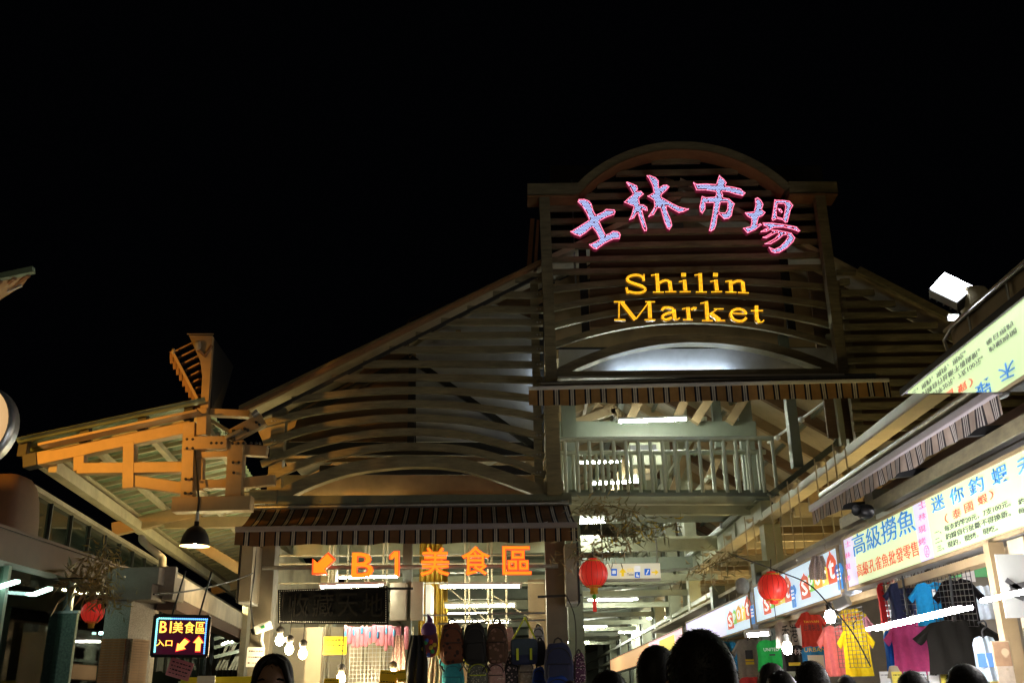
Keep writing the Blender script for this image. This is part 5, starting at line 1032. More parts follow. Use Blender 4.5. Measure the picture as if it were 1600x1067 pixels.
# ================================================================== left canopy wing
YT = 12.3
def T(x, y, dy=0.0): return P(x, y, YT + dy)
wing = thing('left_canopy', 'orange lit timber-coloured truss canopy with green corrugated roof at the left', 'canopy', T(330, 800))
M_tr = mat('truss_paint', (.44, .31, .16), .5, var=.16, scale=4, bump=.05, dirt=.2)
M_sheet = mat('green_corrugated', (.30, .40, .26), .45, var=.35, scale=2.2)
B0 = T(76, 735); far = PZ(388, 946, B0.z); Dv = far - B0; LEN = Dv.length; Dn = Dv.normalized()
def member(a, b, wpx, dep=.14, dy=0.0, m_=M_tr, name='truss_member', label=None, par=wing):
    A_, B_ = T(*a, dy), T(*b, dy); return part(name, MB().beam(A_, B_, dep, wpx / FPX * (YT + dy), (0, 0, 1)) if abs((B_ - A_).x) > abs((B_ - A_).z) else MB().beam(A_, B_, wpx / FPX * (YT + dy), dep, (0, 1, 0)), m_, par, label, bevel=.006)
member((46, 722), (300, 668), 20, .16, name='top_chord'); member((40, 723), (62, 718), 21.5, .18, -.01, M_dark, 'chord_end_cap')
member((64, 697), (312, 644), 4.5, .2, -.25, M_tr, 'eaves_board'); member((124, 733), (290, 731), 17, .15, -.003, name='bottom_chord')
member((204, 692), (203, 764), 18, .15, -.012); member((126, 712), (126, 736), 17, .13, -.009); member((196, 750), (290, 764), 18, .13, .004)
member((298, 662), (294, 782), 19, .16, -.06, name='post'); member((371, 690), (366, 786), 25, .16, -.05, name='post'); member((314, 704), (312, 768), 12, .12, .03, name='post')
member((289, 693), (356, 692), 21, .10, -.14, name='gusset_plate'); member((319, 640), (318, 682), 16, .2, -.03, name='king_post')
member((272, 790), (394, 787), 23, .2, -.08, name='bottom_beam', label='dark lower beam of the truss carrying the pendant lamp')
member((304, 712), (362, 710), 10, .12, .01); member((300, 758), (362, 756), 14, .12, .012); member((356, 702), (418, 706), 17, .12, .02); member((364, 757), (430, 750), 16, .12, .03)
member((330, 645), (392, 648), 11, .14, .05); member((362, 682), (412, 655), 22, .1, -.10, name='gusset_plate'); member((326, 655), (368, 680), 6, .08, .3, M_cream); member((322, 682), (384, 690), 3, .03, .1, M_black)
member((352, 684), (378, 672), 6, .05, -.2, M_steel); member((395, 650), (403, 642), 6, .1, -.2, M_steel, 'bracket'); member((366, 672), (366, 690), 5, .1, -.12, M_dark, 'bracket')
for (x, y) in ((292, 686), (301, 686), (292, 700), (301, 700), (330, 692), (338, 692), (346, 692), (363, 692), (372, 692), (380, 692), (392, 692), (400, 692), (406, 692), (364, 722), (373, 722), (365, 738), (290, 748), (299, 748), (289, 770), (298, 770), (382, 669), (387, 672), (400, 659), (405, 663)):
    p = T(x, y, -.19); part('bolt', MB().lathe(p, [(0, .016), (.014, .014), (.018, 0), (.018, -.02)], 8, (0, -1, 0)), M_dark, wing)
# roof sheet, ribs, purlins, repeated trusses going back
R0 = T(318, 644); E0 = T(38, 705); rise = R0 - E0
def rp(s, t, off=0.0): return E0 + rise * s + Dn * t + V((0, 0, off))
cw = MB().grid(lambda u, v: rp(-.02 + 1.04 * v, -.3 + (LEN + 1) * u, .10 + .022 * math.sin(u * (LEN + 1) * 2 * math.pi / .23)), 520, 1)
part('corrugated_sheet', cw, M_sheet, wing, 'green corrugated roof sheet seen from below')
for k in range(42):
    t = .35 + k * (LEN / 42); part('rib', MB().beam(rp(.0, t, .03), rp(1.0, t, .03), .035, .06), M_cream, wing)
for s in (.0, .34, .66, .97): part('purlin', MB().beam(rp(s, .12, -.03), rp(s, LEN, -.03), .08, .08), M_cream, wing)

part('gutter', MB().beam(B0 + V((.0, .1, .08)), B0 + Dv + V((0, 0, .08)), .10, .16), M_cream, wing, 'pale gutter beam along the eaves')
part('soffit_strip', MB().beam(rp(.07, .12, -.02), rp(.07, LEN, -.02), .34, .02, rise.cross(Dn)), M_cream, wing)
for s in (-.0, .34, .66, .92): part('purlin_end', MB().box(rp(s, -.02, .03), (.11, .10, .22)), M_black, wing)
for px_, py_ in ((205, 830), (345, 925)):
    q = PZ(px_, py_, B0.z); t = (q - B0).dot(Dn)
    a, b = rp(-.04, t, -.20), rp(1.0, t, -.20); part('top_chord', MB().beam(a, b, .16, .22), M_tr, wing, bevel=.006)
    c_ = rp(.42, t, -.62); d_ = rp(1.05, t, -.95); part('bottom_chord', MB().beam(rp(.36, t, -.30), V((d_.x, d_.y, rp(.36, t, -.30).z)), .14, .18), M_tr, wing, bevel=.006)
    part('strut', MB().beam(rp(.6, t, -.3), V((rp(.6, t).x, rp(.6, t).y, rp(.36, t, -.6).z)), .15, .15, (0, 1, 0)), M_tr, wing); part('strut', MB().beam(rp(.6, t, -.75), rp(1.02, t, -1.5), .13, .17), M_tr, wing)
# louvred dormer on the ridge
dm = thing('roof_dormer', 'small orange lit louvred dormer standing on the canopy ridge against the night sky', 'dormer', T(320, 640))
part('front_plate', MB().poly([[T(x, y, -.06) for x, y in ((295, 524), (332, 524.5), (325, 639), (313, 639), (316, 588), (313, 564))]], (0, .08, 0)), M_tr, dm)
a1, a2 = T(361, 572, 2.0), T(342, 638, 2.0)
part('side_panel', MB().hexa([T(325, 639, .03), T(331, 639, .03), a2 + V((.04, 0, 0)), a2, T(330, 526, .03), T(333, 526, .03), a1 + V((.04, 0, 0)), a1]), M_dark, dm)
part('roof', MB().hexa([T(292, 523, -.12), T(334, 523, -.12), T(334, 523, .9), T(292, 523, .9), T(292, 521, -.12), T(334, 521, -.12), T(334, 521, .9), T(292, 521, .9)]), M_tr, dm)
for k in range(9):
    f = k / 8; a = (270 + (313 - 270) * f * 1.0, 552 + (632 - 552) * f); b = (a[0] + 46 * (1 - f) + 4, a[1] - 20 * (1 - f) - 3)
    part('louvre', MB().beam(T(*a, .15), T(min(b[0], 316), b[1], .05), .16, .02, (0, -.4, 1)), M_rust, dm)
for k in range(10):
    f = k / 9; x, y = 268.5 + 43 * f, 556 + 80 * f; part('fringe_slat', MB().beam(T(x, y - 7, .02), T(x + .5, y + 12, .02), .05, .02, (0, 1, 0)), M_rust, dm)
part('front_rail', MB().beam(T(270, 550, -.02), T(314, 634, -.02), .04, .035), M_tr, dm)
part('hook', MB().blob(T(271, 549, -.04), (.05, .05, .08), .9, 8, 6), M_cream, dm); part('lamp_bracket', MB().blob(T(309, 540, -.12), (.09, .1, .14), .8, 10, 8), M_cream, dm); part('lamp_arm', MB().tube([T(309, 545, -.12), T(320, 556, -.08), T(331, 540, -.05)], .025, 6), M_rust, dm)
# pendant lamp
pl = thing('pendant_lamp', 'black bell pendant lamp with pale inside hanging under the dark truss beam', 'lamp', P(304, 856, 12.1)); c = P(304, 853, 12.1)
part('shade', MB().lathe(c, [(.178, 0), (.17, .05), (.15, .13), (.11, .2), (.06, .235), (.03, .25), (.03, .30), (.0, .30)], 24), M_black, pl); part('inner_shade', MB().lathe(c, [(.178, .0), (.174, .006), (.168, .05), (.147, .128), (.107, .196), (.0, .22)], 24), mat('warm_white_inner', (.75, .65, .45), .5, var=0), pl)
part('bulb', MB().blob(c + V((0, 0, .07)), (.08, .08, .1), 1, 10, 8), glow('warm_bulb_glow', (1, .72, .34), 260), pl); part('stem', MB().tube([c + V((0, 0, .29)), c + V((0, 0, .42))], .022, 8), M_steel, pl); part('cable', MB().tube([c + V((0, 0, .42)), c + V((.0, 0, .56)), T(304, 702, -.12)], .012, 6), M_black, pl)
# downpipe
solo('downpipe', MB().tube(smooth([P(222, 838, 12.0), P(224, 846, 12.0), P(250, 868, 12.1), P(254, 874, 12.1), P(253, 893, 12.1)], 3), .045, 8), M_cream, 'bent pale downpipe between the eaves and the concrete beam', 'pipe')
# ================================================================== glass building on the left
M_gw = mat('green_grey_wall', (.20, .26, .21), .7, var=.2, scale=3)
gb = thing('glass_building', 'dark glass fronted building with a brown band at the left edge', 'building', (-5.4, 10, 0))
part('band', MB().box((-5.35, 10.2, 3.10), (.35, 6.8, .30)), M_brownconc, gb); part('band_top', MB().box((-5.6, 10.2, 3.27), (.9, 6.8, .03)), M_brownconc, gb)
for Y in (7.2, 8.75, 10.35, 11.9): part('glass_pane', MB().box((-5.3, Y + .77, 1.47), (.012, 1.5, 2.9)), M_glass, gb)
for Y in (7.2, 8.75, 10.32, 11.88, 13.4): part('mullion', MB().box((-5.29, Y, 1.47), (.07, .06, 2.94)), M_steel if Y > 11 else M_deep, gb)
part('floor_slab', MB().box((-7.8, 10.3, .05), (5, 6.6, .08)), M_paving, gb); part('ceiling', MB().box((-7.6, 10.3, 2.95), (4.4, 6.6, .04)), M_gw, gb); part('rear_wall', MB().box((-9.9, 10.3, 1.5), (.1, 6.6, 3)), M_gw, gb); part('end_wall', MB().box((-7.6, 13.6, 1.5), (4.5, .1, 3)), M_gw, gb)
ta, tb = P(42, 962, 11.8), P(122, 960, 11.8)
part('terrazzo_panel', MB().box(((ta.x + tb.x) / 2, 11.8, ta.z / 2 + .02), (tb.x - ta.x, .06, ta.z)), mat('green_terrazzo', (.17, .23, .19), .5, var=.5, scale=40), gb)
part('terrazzo_trim', MB().box(((ta.x + tb.x) / 2, 11.79, ta.z + .035), (tb.x - ta.x + .04, .07, .03)), M_steel, gb); part('pale_pillar', MB().box((P(25, 970, 11.7).x, 11.7, 1.25), (.22, .2, 2.4)), M_pale, gb)
M_led = glow('led_strip_glow', (.60, .97, .84), 12)
for a_, b_ in (((2, 947), (78, 919)), ((-30, 925), (27, 908))):
    A_, B_ = PZ(*a_, 2.72), PZ(*b_, 2.72); part('led_strip', MB().beam(A_, B_, .05, .03), M_led, gb)
tube_light((-9.2, 8.2, 2.6), (-9.2, 9.4, 2.6), 'greenish tube deep inside the glass fronted building', None, glow('green_fill_tube_glow', (.62, 1.0, .80), 45.0))  # added to brighten the room behind the glass
for x, y, w in ((138, 989, 6), (158, 989, 5), (131, 1002, 15)): part('led_strip', MB().beam(P(x - w / 2, y, 12.8), P(x + w / 2, y - .5, 12.8), .03, .03), M_led, gb)
ug = thing('dark_glass_block', 'tall dark curtain-walled block with thin mullions under the left canopy', 'building', (-6.8, 22, 0))
D2 = V((Dn.x, Dn.y, 0)).normalized(); p0 = PZ(32, 752, 4.2); 
zb_ = 4.15
def ub(t, z): return V((p0.x, p0.y, 0)) + D2 * t + V((0, 0, z))
lat = V((-D2.y, D2.x, 0))
part('body', MB().hexa([ub(0, 0), ub(20, 0), ub(20, 0) + lat * 3, ub(0, 0) + lat * 3, ub(0, zb_), ub(20, zb_), ub(20, zb_) + lat * 3, ub(0, zb_) + lat * 3]), M_dglass, ug)
for k in range(22): part('mullion', MB().beam(ub(.3 + k * .9, 2.2) - lat * .02, ub(.3 + k * .9, zb_) - lat * .02, .035, .03, lat), M_dark, ug)
part('coping', MB().beam(ub(-.05, zb_ + .03), ub(20, zb_ + .03), .2, .06), M_conc, ug); part('corner_trim', MB().beam(ub(-.03, 0), ub(-.03, zb_), .1, .1, lat), M_brownconc, ug)
solo('corner_pier', MB().lathe(P(6, 800, 11.4) * V((1, 1, 0)).length * 0 + V((P(4, 800, 11.4).x, 11.4, 0)), [(.34, 0), (.34, P(4, 765, 11.4).z), (.26, P(4, 738, 11.4).z), (0, P(4, 736, 11.4).z)], 16), M_brownconc, 'rounded brown pier at the left edge beside the dark glass', 'pier') if False else None
q_ = P(2, 800, 11.5); solo('corner_pier', MB().blob(V((q_.x, 11.6, P(4, 740, 11.5).z / 2)), (.62, .8, P(4, 740, 11.5).z), .4, 16, 12), M_brownconc, 'rounded brown pier at the left edge beside the dark glass', 'pier')
# pedestal column, capital and beam
pc = thing('pedestal_column', 'granite column with brick lower face carrying concrete blocks', 'column', P(205, 1000, 11.5) * 1.0)
pc.location.z = 0
a = P(167, 937, 11.3); b = P(206, 937, 11.3); e = P(245, 936, 11.75); zt = a.z
part('granite_shaft', MB().poly([[V((a.x, a.y, 0)), V((b.x, b.y, 0)), V((e.x, e.y, 0)), V((e.x - .1, e.y + .4, 0)), V((a.x, a.y + .6, 0))]], (0, 0, zt)), M_granite, pc)
M_brk2 = mat('brick_pale', (.46, .30, .17), .8, var=.3, scale=25, bump=.2)
zb0 = P(185, 997, 11.3).z; n = 80; hh = (zb0 - .02) / n
mb1 = MB().box((0, 0, 0), ((b.x - a.x) * .94, .03, hh * .88)).mesh('brick', M_brick); d_ = (e - b); d_.z = 0
mb2 = MB().beam(V((0, 0, 0)) + d_ * .08, d_ * .75, .03, hh * .88).mesh('brick', M_brk2)
for k in range(n):
    z = .02 + hh * (k + .5); jit = random.uniform(-.003, .003)
    shared('brick', mb1, pc, V(((a.x + b.x) / 2, a.y - .012 + jit, z)) - V(pc.location)); shared('brick', mb2, pc, V((b.x + .03, b.y - .012 + jit, z)) - V(pc.location))
c1 = P(208, 923, 11.2); part('lower_block', MB().box((c1.x - .02, 11.45, c1.z), (.46, .5, .19)), M_conc, pc, bevel=.01); c2 = P(213, 899, 11.2); part('upper_block', MB().box((c2.x - .05, 11.45, c2.z), (.60, .5, .19)), M_conc, pc, bevel=.01); part('side_block', MB().box((c2.x + .30, 11.6, c1.z + .05), (.12, .4, .26)), M_conc, pc, bevel=.01)
M_bt = glow('beam_fill_tube_glow', (1.0, .86, .42), 400.0)
be = thing('concrete_beam', 'cream concrete beam running back from the pedestal column above the glowing panel sign', 'beam', P(245, 915, 11.4))
A_ = P(252, 912, 11.5); B_ = PZ(402, 990, A_.z); part('beam', MB().beam(A_, B_, .30, .26), mat('cream_render', (.70, .60, .45), .7, var=.2, scale=4, bump=.1, dirt=.25), be, bevel=.012); part('under_beam', MB().beam(A_ + V((.02, .2, -.2)), B_ + V((0, 0, -.2)), .22, .14), M_brownconc, be); part('end_cap', MB().beam(A_ - (B_ - A_).normalized() * .12 + V((0, 0, .02)), A_ - (B_ - A_).normalized() * .005 + V((0, 0, .02)), .34, .32), M_conc, be)
solo('passage_wall', MB().box(P(320, 1020, 15.5) * V((1, 1, 0)).length * 0 + V((P(325, 1000, 15.5).x, 15.5, .95)), (.75, .1, 1.9)), M_pale, 'pale wall panel behind the glowing panel sign', 'wall')
bgt = thing('rear_trusses', 'small lit roof trusses far behind the left post', 'trusses', P(365, 1010, 26))
rnd = random.Random(5)
for k in range(12):
    x = 338 + k * 5; part('truss_bar', MB().beam(P(x, 1046, 26), P(x + rnd.uniform(12, 30), 990 + rnd.uniform(-6, 8), 26), .05, .05), M_cream, bgt)
for y in (990, 1003, 1018): part('truss_bar', MB().beam(P(335, y + 8, 25.8), P(402, y - 8, 25.8), .06, .08), M_pale, bgt)
for x, y, w in ((345, 1007, 14), (370, 1001, 8), (360, 1004, 6)): tube_light(P(x, y, 25), P(x + w, y - 5, 25), 'tiny tube among the far trusses behind the left post', 'tiny far tubes')
solo('yellow_banner', MB().box(P(345, 1066, 13.0), (1.0, .03, .14)), M_yel, 'yellow stall banner along the bottom beneath the pink poster', 'banner'); solo('white_banner', MB().box(P(322, 1064, 12.9), (.22, .03, .13)), M_white, 'white picture strip on the yellow stall banner', 'banner')
# glowing led panel sign
YL = 10.8
ls = thing('led_panel_sign', 'glowing LED panel with B1 美食區 入口 in yellow and red with two arrows', 'sign', P(283, 1025, YL)); def_q = [(237, 1024), (323, 1025), (328, 963), (243, 961)]
L4 = [P(x, y, YL) for x, y in def_q]
def LP(u, v, d=0.0): return L4[0].lerp(L4[1], u).lerp(L4[3].lerp(L4[2], u), v) + V((0, -d, 0))
part('case', MB().poly([L4], (0, .07, 0)), mat('led_panel_black', (.03, .008, .02), .4, var=0, emis=(.35, .02, .10), emis_s=.10), ls)
fr_ = MB()
for a_, b_ in (((-.0, 0), (1, 0)), ((1, 0), (1, 1)), ((1, 1), (0, 1)), ((0, 1), (0, 0))): fr_.beam(LP(*a_, .005), LP(*b_, .005), .03, .022, (0, 1, 0))
part('frame', fr_, M_black, ls)
M_ly1 = glow('led_yellow', (1.0, .82, .10), 1.7); M_lr1 = glow('led_red_halo', (1.0, .04, .05), 1.0); M_lb1 = glow('led_blue', (.12, .42, 1.0), 2.4); M_lg1 = glow('led_cyan', (.25, .9, .9), 2.2)
d1, d2 = MB(), MB()
for k in range(26): led(d1 if k > 6 else d2, LP(.08 + .88 * k / 25, .93, .01), .010)
for k in range(18): led(d2, LP(.05, .10 + .8 * k / 17, .01), .011); led(d1, LP(.95, .08 + .8 * k / 17, .01), .009)
tag(part('blue_border_lights', d1, M_lb1, ls), kind='stuff'); tag(part('cyan_border_lights', d2, M_lg1, ls), kind='stuff')
def ltxt(s, u0, v0, u1, v1, b=.0):
    o = LP(u0, v0); ex = LP(u1, v0) - o; ez = LP(u0, v1) - o
    text_mesh('red_halo', s, o, ex, ez, M_lr1, ls, .004, .028 + b); text_mesh('lettering', s, o + ex * .02, ex * .96, ez, M_ly1, ls, .010, b)
for s, u0, u1 in (('B1', .10, .32), ('美', .34, .53), ('食', .55, .74), ('區', .76, .93)): ltxt(s, u0, .57, u1, .86)
ltxt('入口', .06, .24, .36, .40)
for pts in ([(.42, .10), (.44, .33), (.48, .29), (.58, .46), (.68, .38), (.57, .22), (.62, .17)], [(.72, .34), (.83, .53), (.94, .34), (.88, .34), (.88, .10), (.78, .10), (.78, .34)]):
    cu = sum(p[0] for p in pts) / len(pts); cv_ = sum(p[1] for p in pts) / len(pts)
    part('arrow', MB().poly([[LP(u, v, .004) for u, v in pts]], (0, .004, 0)), M_lr1, ls); part('arrow', MB().poly([[LP(cu + (u - cu) * .82, cv_ + (v - cv_) * .82, .009) for u, v in pts]], (0, .004, 0)), M_ly1, ls)
for u in (.3, .8): part('hanger', MB().tube([LP(u, 1.0), LP(u, 1.0) + V((0, .3, .5))], .01, 6), M_black, ls)
t = note(263, 1032, 299, 1058, 10.9, mat('pink_card', (.80, .28, .30), .6, var=.08), 'tilted pink poster hanging under the glowing LED panel', .28, cat='poster', name='poster', rows=4)
# round sign, roof corner at the left edge, sodium street lamp, added fill lamps
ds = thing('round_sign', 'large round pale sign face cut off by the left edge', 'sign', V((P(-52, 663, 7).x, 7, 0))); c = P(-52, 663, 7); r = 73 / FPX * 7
part('face', MB().lathe(c, [(0, .02), (r * .97, .02), (r * .97, 0)], 40, (0, -1, 0)), mat('cream_face_glow', (.72, .62, .48), .5, var=.06, scale=3, emis=(1.0, .60, .26), emis_s=.72), ds); part('rim', MB().lathe(c, [(r * .96, .03), (r, .03), (r, -.12), (r * .96, -.12)], 40, (0, -1, 0)), M_steel, ds); part('pole', MB().tube([V((c.x, 7.1, 0)), V((c.x, 7.1, c.z))], .05, 10), M_steel, ds)  # warm glow put into the face as emission; the sodium spot misses it
rc = thing('roof_corner', 'lit tip of a corrugated roof poking in at the upper left', 'roof', P(-40, 470, 7.5)); 
part('soffit', MB().poly([[P(x, y, Y) for x, y, Y in ((-160, 470, 7.2), (51, 424, 7.2), (36, 446, 7.8), (-2, 470, 8.4), (-160, 540, 8.6))]], (0, 0, .03)), M_tr, rc); part('green_edge', MB().beam(P(-160, 467, 7.19), P(53, 422, 7.19), .05, .05), M_sheet, rc)
for k in range(9): x = 45 - 22 * k; part('rib', MB().beam(P(x, 428 + (51 - x) * .22, 7.2), P(x - 36, 452 + (51 - x) * .26, 8.0), .03, .03), M_rust, rc)
part('wall', MB().box((P(-400, 700, 8.5).x, 8.6, 2.2), (1.5, .3, 4.4)), M_brownconc, rc); part('lip', MB().beam(P(12, 455, 7.7), P(34, 446, 7.7), .02, .02), M_white, rc)
def street_lamp(x, y, z, col, power, label, cone=None, aim=(0, 12, 3), head=.22):
    t = thing('street_lamp', label, 'street lamp', (x, y, 0)); a_ = V(aim) - V((x, y, z)); h = V((a_.x, a_.y, 0)).normalized()
    part('pole', MB().tube([V((x, y, 0)) - h * .8, V((x, y, z - .4)) - h * .8, V((x, y, z + .15)) - h * .5, V((x, y, z + .2))], [.08, .06, .05, .04], 10), M_steel, t)
    part('head', MB().blob(V((x, y, z + .22)), (.5, .3, .16), .7, 14, 8), M_dark, t)
    part('lens', MB().blob(V((x, y, z + .12)), (.34, .2, .10), .9, 12, 8), glow('lamp_lens_%d' % int(power), col, 6), t)
    l = bpy.data.lights.new('street_light', 'SPOT' if cone else 'POINT'); l.energy = power; l.color = col; l.shadow_soft_size = .12; lo = bpy.data.objects.new('street_light', l); COL.objects.link(lo); lo.location = (x, y, z - .05); lo.parent = None
    lo.parent = t; lo.location = (0, 0, z - .05)
    if cone: l.spot_size = math.radians(cone); l.spot_blend = .6; lo.rotation_euler = a_.to_track_quat('-Z', 'Y').to_euler()
    return t
street_lamp(-7.2, 7.4, 4.6, (1.0, .42, .05), SODIUM, 'sodium street lamp left of the frame lighting the truss canopy', 51, aim=(-5.9, 12.3, 4.5))
for k in range(5):
    q = A_.lerp(B_, .24 + .18 * k) + V((-.05, 0, .19)); d_ = (B_ - A_).normalized() * .55
    tube_light(q, q + d_, 'warm tube lying along the top of the cream concrete beam', 'tubes on the concrete beam', M_bt, .012, False)  # added fill tubes, unseen from below, light the canopy underside
t = thing('fill_lamp', 'small warm wall lamp under the roof tip at the upper left, out of frame', 'lamp', (-5.6, 7.9, 3.3)); part('shade', MB().lathe((-5.6, 7.9, 3.3), [(.10, 0), (.06, -.1), (0, -.12)], 12), M_dark, t); part('bulb', MB().blob((-5.6, 7.9, 3.36), (.08, .08, .1), 1, 10, 8), glow('amber_fill_glow', (1, .5, .12), 450), t)  # lamp added to brighten the roof tip
street_lamp(-2.0, -4.0, 5.5, (1.0, .84, .54), STREET_FILL, 'street lamp behind the viewer at the left of the lane')  # added unseen lamp, general fill for the hall front
street_lamp(1.8, -8.0, 7.0, (1.0, .84, .54), STREET_FILL, 'street lamp behind the viewer at the right of the lane')  # second added fill lamp, reaches the right gable

# ================================================================== people in the crowd
def skin_mesh(chains, vox=.010):
    """chains of joints with radii, grown into one closed smooth surface"""
    mb = MB()
    for ch in chains:
        pts = [V(p[:3]) for p in ch]; rr = [p[3:] if len(p) > 4 else (p[3], p[3]) for p in ch]
        for i in range(len(pts) - 1):
            n = max(2, int((pts[i + 1] - pts[i]).length / (.5 * min(rr[i][1], rr[i + 1][1])) + 1))
            for k in range(n + 1):
                t = k / n; p = pts[i].lerp(pts[i + 1], t); t = t * t * (3 - 2 * t); w = rr[i][0] + (rr[i + 1][0] - rr[i][0]) * t; d = rr[i][1] + (rr[i + 1][1] - rr[i][1]) * t
                mb.blob(p, (2 * w, 2 * d, w + d), 1.0, 12, 8)
    me = mb.mesh('tmp', M_ink); ob = bpy.data.objects.new('tmp', me); COL.objects.link(ob)
    m1 = ob.modifiers.new('r', 'REMESH'); m1.mode = 'VOXEL'; m1.voxel_size = vox; m1.use_smooth_shade = True
    m2 = ob.modifiers.new('s', 'SMOOTH'); m2.factor = .5; m2.iterations = 3
    out = bpy.data.meshes.new_from_object(ob.evaluated_get(bpy.context.evaluated_depsgraph_get())); bpy.data.objects.remove(ob); out.materials.clear(); return out
H0 = 1.72
def limbs(hand=True, grow=0.0, what='body'):
    g_ = grow; c = []
    torso = [(0, 0, .93, .155 + g_, .11 + g_), (0, .01, 1.06, .145 + g_, .10 + g_), (0, .015, 1.2, .155 + g_, .11 + g_), (0, .01, 1.34, .165 + g_, .105 + g_), (0, 0, 1.42, .10 + g_, .075 + g_)]
    if what in ('body', 'shirt'): c.append(torso + ([(0, 0, 1.47, .062, .062), (0, -.015, 1.53, .06, .062)] if what == 'body' else []))
    for s in (-1, 1):
        arm = [(0, .01, 1.34, .165 + g_, .105 + g_), (s * .175, 0, 1.38, .062 + g_), (s * .215, .01, 1.24, .052 + g_), (s * .235, .02, 1.09, .044 + g_), (s * .24, -.02, .97, .040 + g_ * 1.2)]
        if what == 'shirt': c.append(arm)
        if what == 'body':
            w = (s * .24, -.06, .84)
            c.append(arm[:-1] + [(s * .24, -.02, .97, .040), (*w, .027), (s * .24, -.075, .76, .036, .018)])
            for k, L in enumerate((.07, .082, .075, .058)):
                y = -.105 + .022 * k; b = (s * .24, -.075, .76, .036, .018)
                c.append([b, (s * .24, y, .715, .0095), (s * .236, y - .004, .715 - L * .55, .009), (s * .226, y - .004, .715 - L, .0075)])
            c.append([(s * .24, -.075, .76, .036, .018), (s * .225, -.115, .765, .011), (s * .21, -.135, .725, .010), (s * .205, -.138, .69, .008)])
        leg = [(0, 0, .93, .155 + g_, .11 + g_), (s * .09, 0, .84, .085 + g_), (s * .10, -.01, .50, .058 + g_), (s * .10, .015, .28, .052 + g_), (s * .10, .02, .09, .038 + g_ * 1.4)]
        if what == 'trousers': c.append([(0, .01, 1.02, .148 + g_, .105 + g_)] + leg)
        if what == 'body': c.append(leg + [(s * .10, .03, .05, .036), (s * .105, -.07, .035, .036, .028), (s * .11, -.15, .03, .026, .022)])
    return c
def head_mesh():
    mb = MB()
    def fn(q):
        x, y, z = q; k = z / .24    # face looks to -y
        w = 1.0 - .32 * max(0, -k - .05) * 1.6; y2 = y * (1.0 + (.10 if y > 0 else 0) * (1 - abs(k)))
        if y < 0:
            f = max(0, 1 - (x / .075) ** 2)
            y2 -= .012 * math.exp(-((z + .085) / .02) ** 2) * f + .006 * math.exp(-((z + .05) / .012) ** 2) * max(0, 1 - (x / .03) ** 2)
            y2 -= .026 * math.exp(-((z + .028) / .026) ** 2) * max(0, 1 - (abs(x) / .02) ** 2)
            y2 += .010 * (math.exp(-((z - .008) / .016) ** 2)) * (math.exp(-((abs(x) - .034) / .016) ** 2))
            y2 -= .005 * math.exp(-((z - .035) / .012) ** 2) * f
        return (x * w, y2, z)
    mb.blob((0, 0, 0), (.155, .19, .24), .92, 40, 30, None, fn)
    for s in (-1, 1):
        mb.blob((s * .085, .010, -.008), (.024, .042, .066), .9, 10, 8)
    return mb
headm = head_mesh()
body_me = skin_mesh(limbs(), .0075)
bm = bmesh.new(); bm.from_mesh(body_me); tm = headm.mesh('tmp', M_ink); tm.transform(Matrix.Translation((0, -.02, 1.60))); bm.from_mesh(tm); bm.to_mesh(body_me); bm.free()
for p in body_me.polygons: p.use_smooth = True
shirt_me = skin_mesh(limbs(grow=.016, what='shirt'), .012); trous_me = skin_mesh(limbs(grow=.014, what='trousers'), .012)
eye_mb = MB()
for s in (-1, 1): eye_mb.blob((s * .034, -.098, 1.607), (.024, .014, .012), 1, 10, 8)
M_eye = mat('eye', (.03, .02, .015), .2, var=0); mouth_mb = MB().blob((0, -.118, 1.535), (.045, .012, .010), 1, 12, 8); M_lip = mat('lips', (.30, .09, .07), .5, var=0)
brow_mb = MB()
for s in (-1, 1): brow_mb.tube([(s * .018, -.108, 1.628), (s * .036, -.107, 1.634), (s * .054, -.096, 1.628)], .004, 5)
M_skin = mat('skin', (.36, .20, .13), .5, var=.1, scale=20); M_hair = mat('black_hair', (.011, .008, .006), .55, spec=.25, var=.2, scale=30)
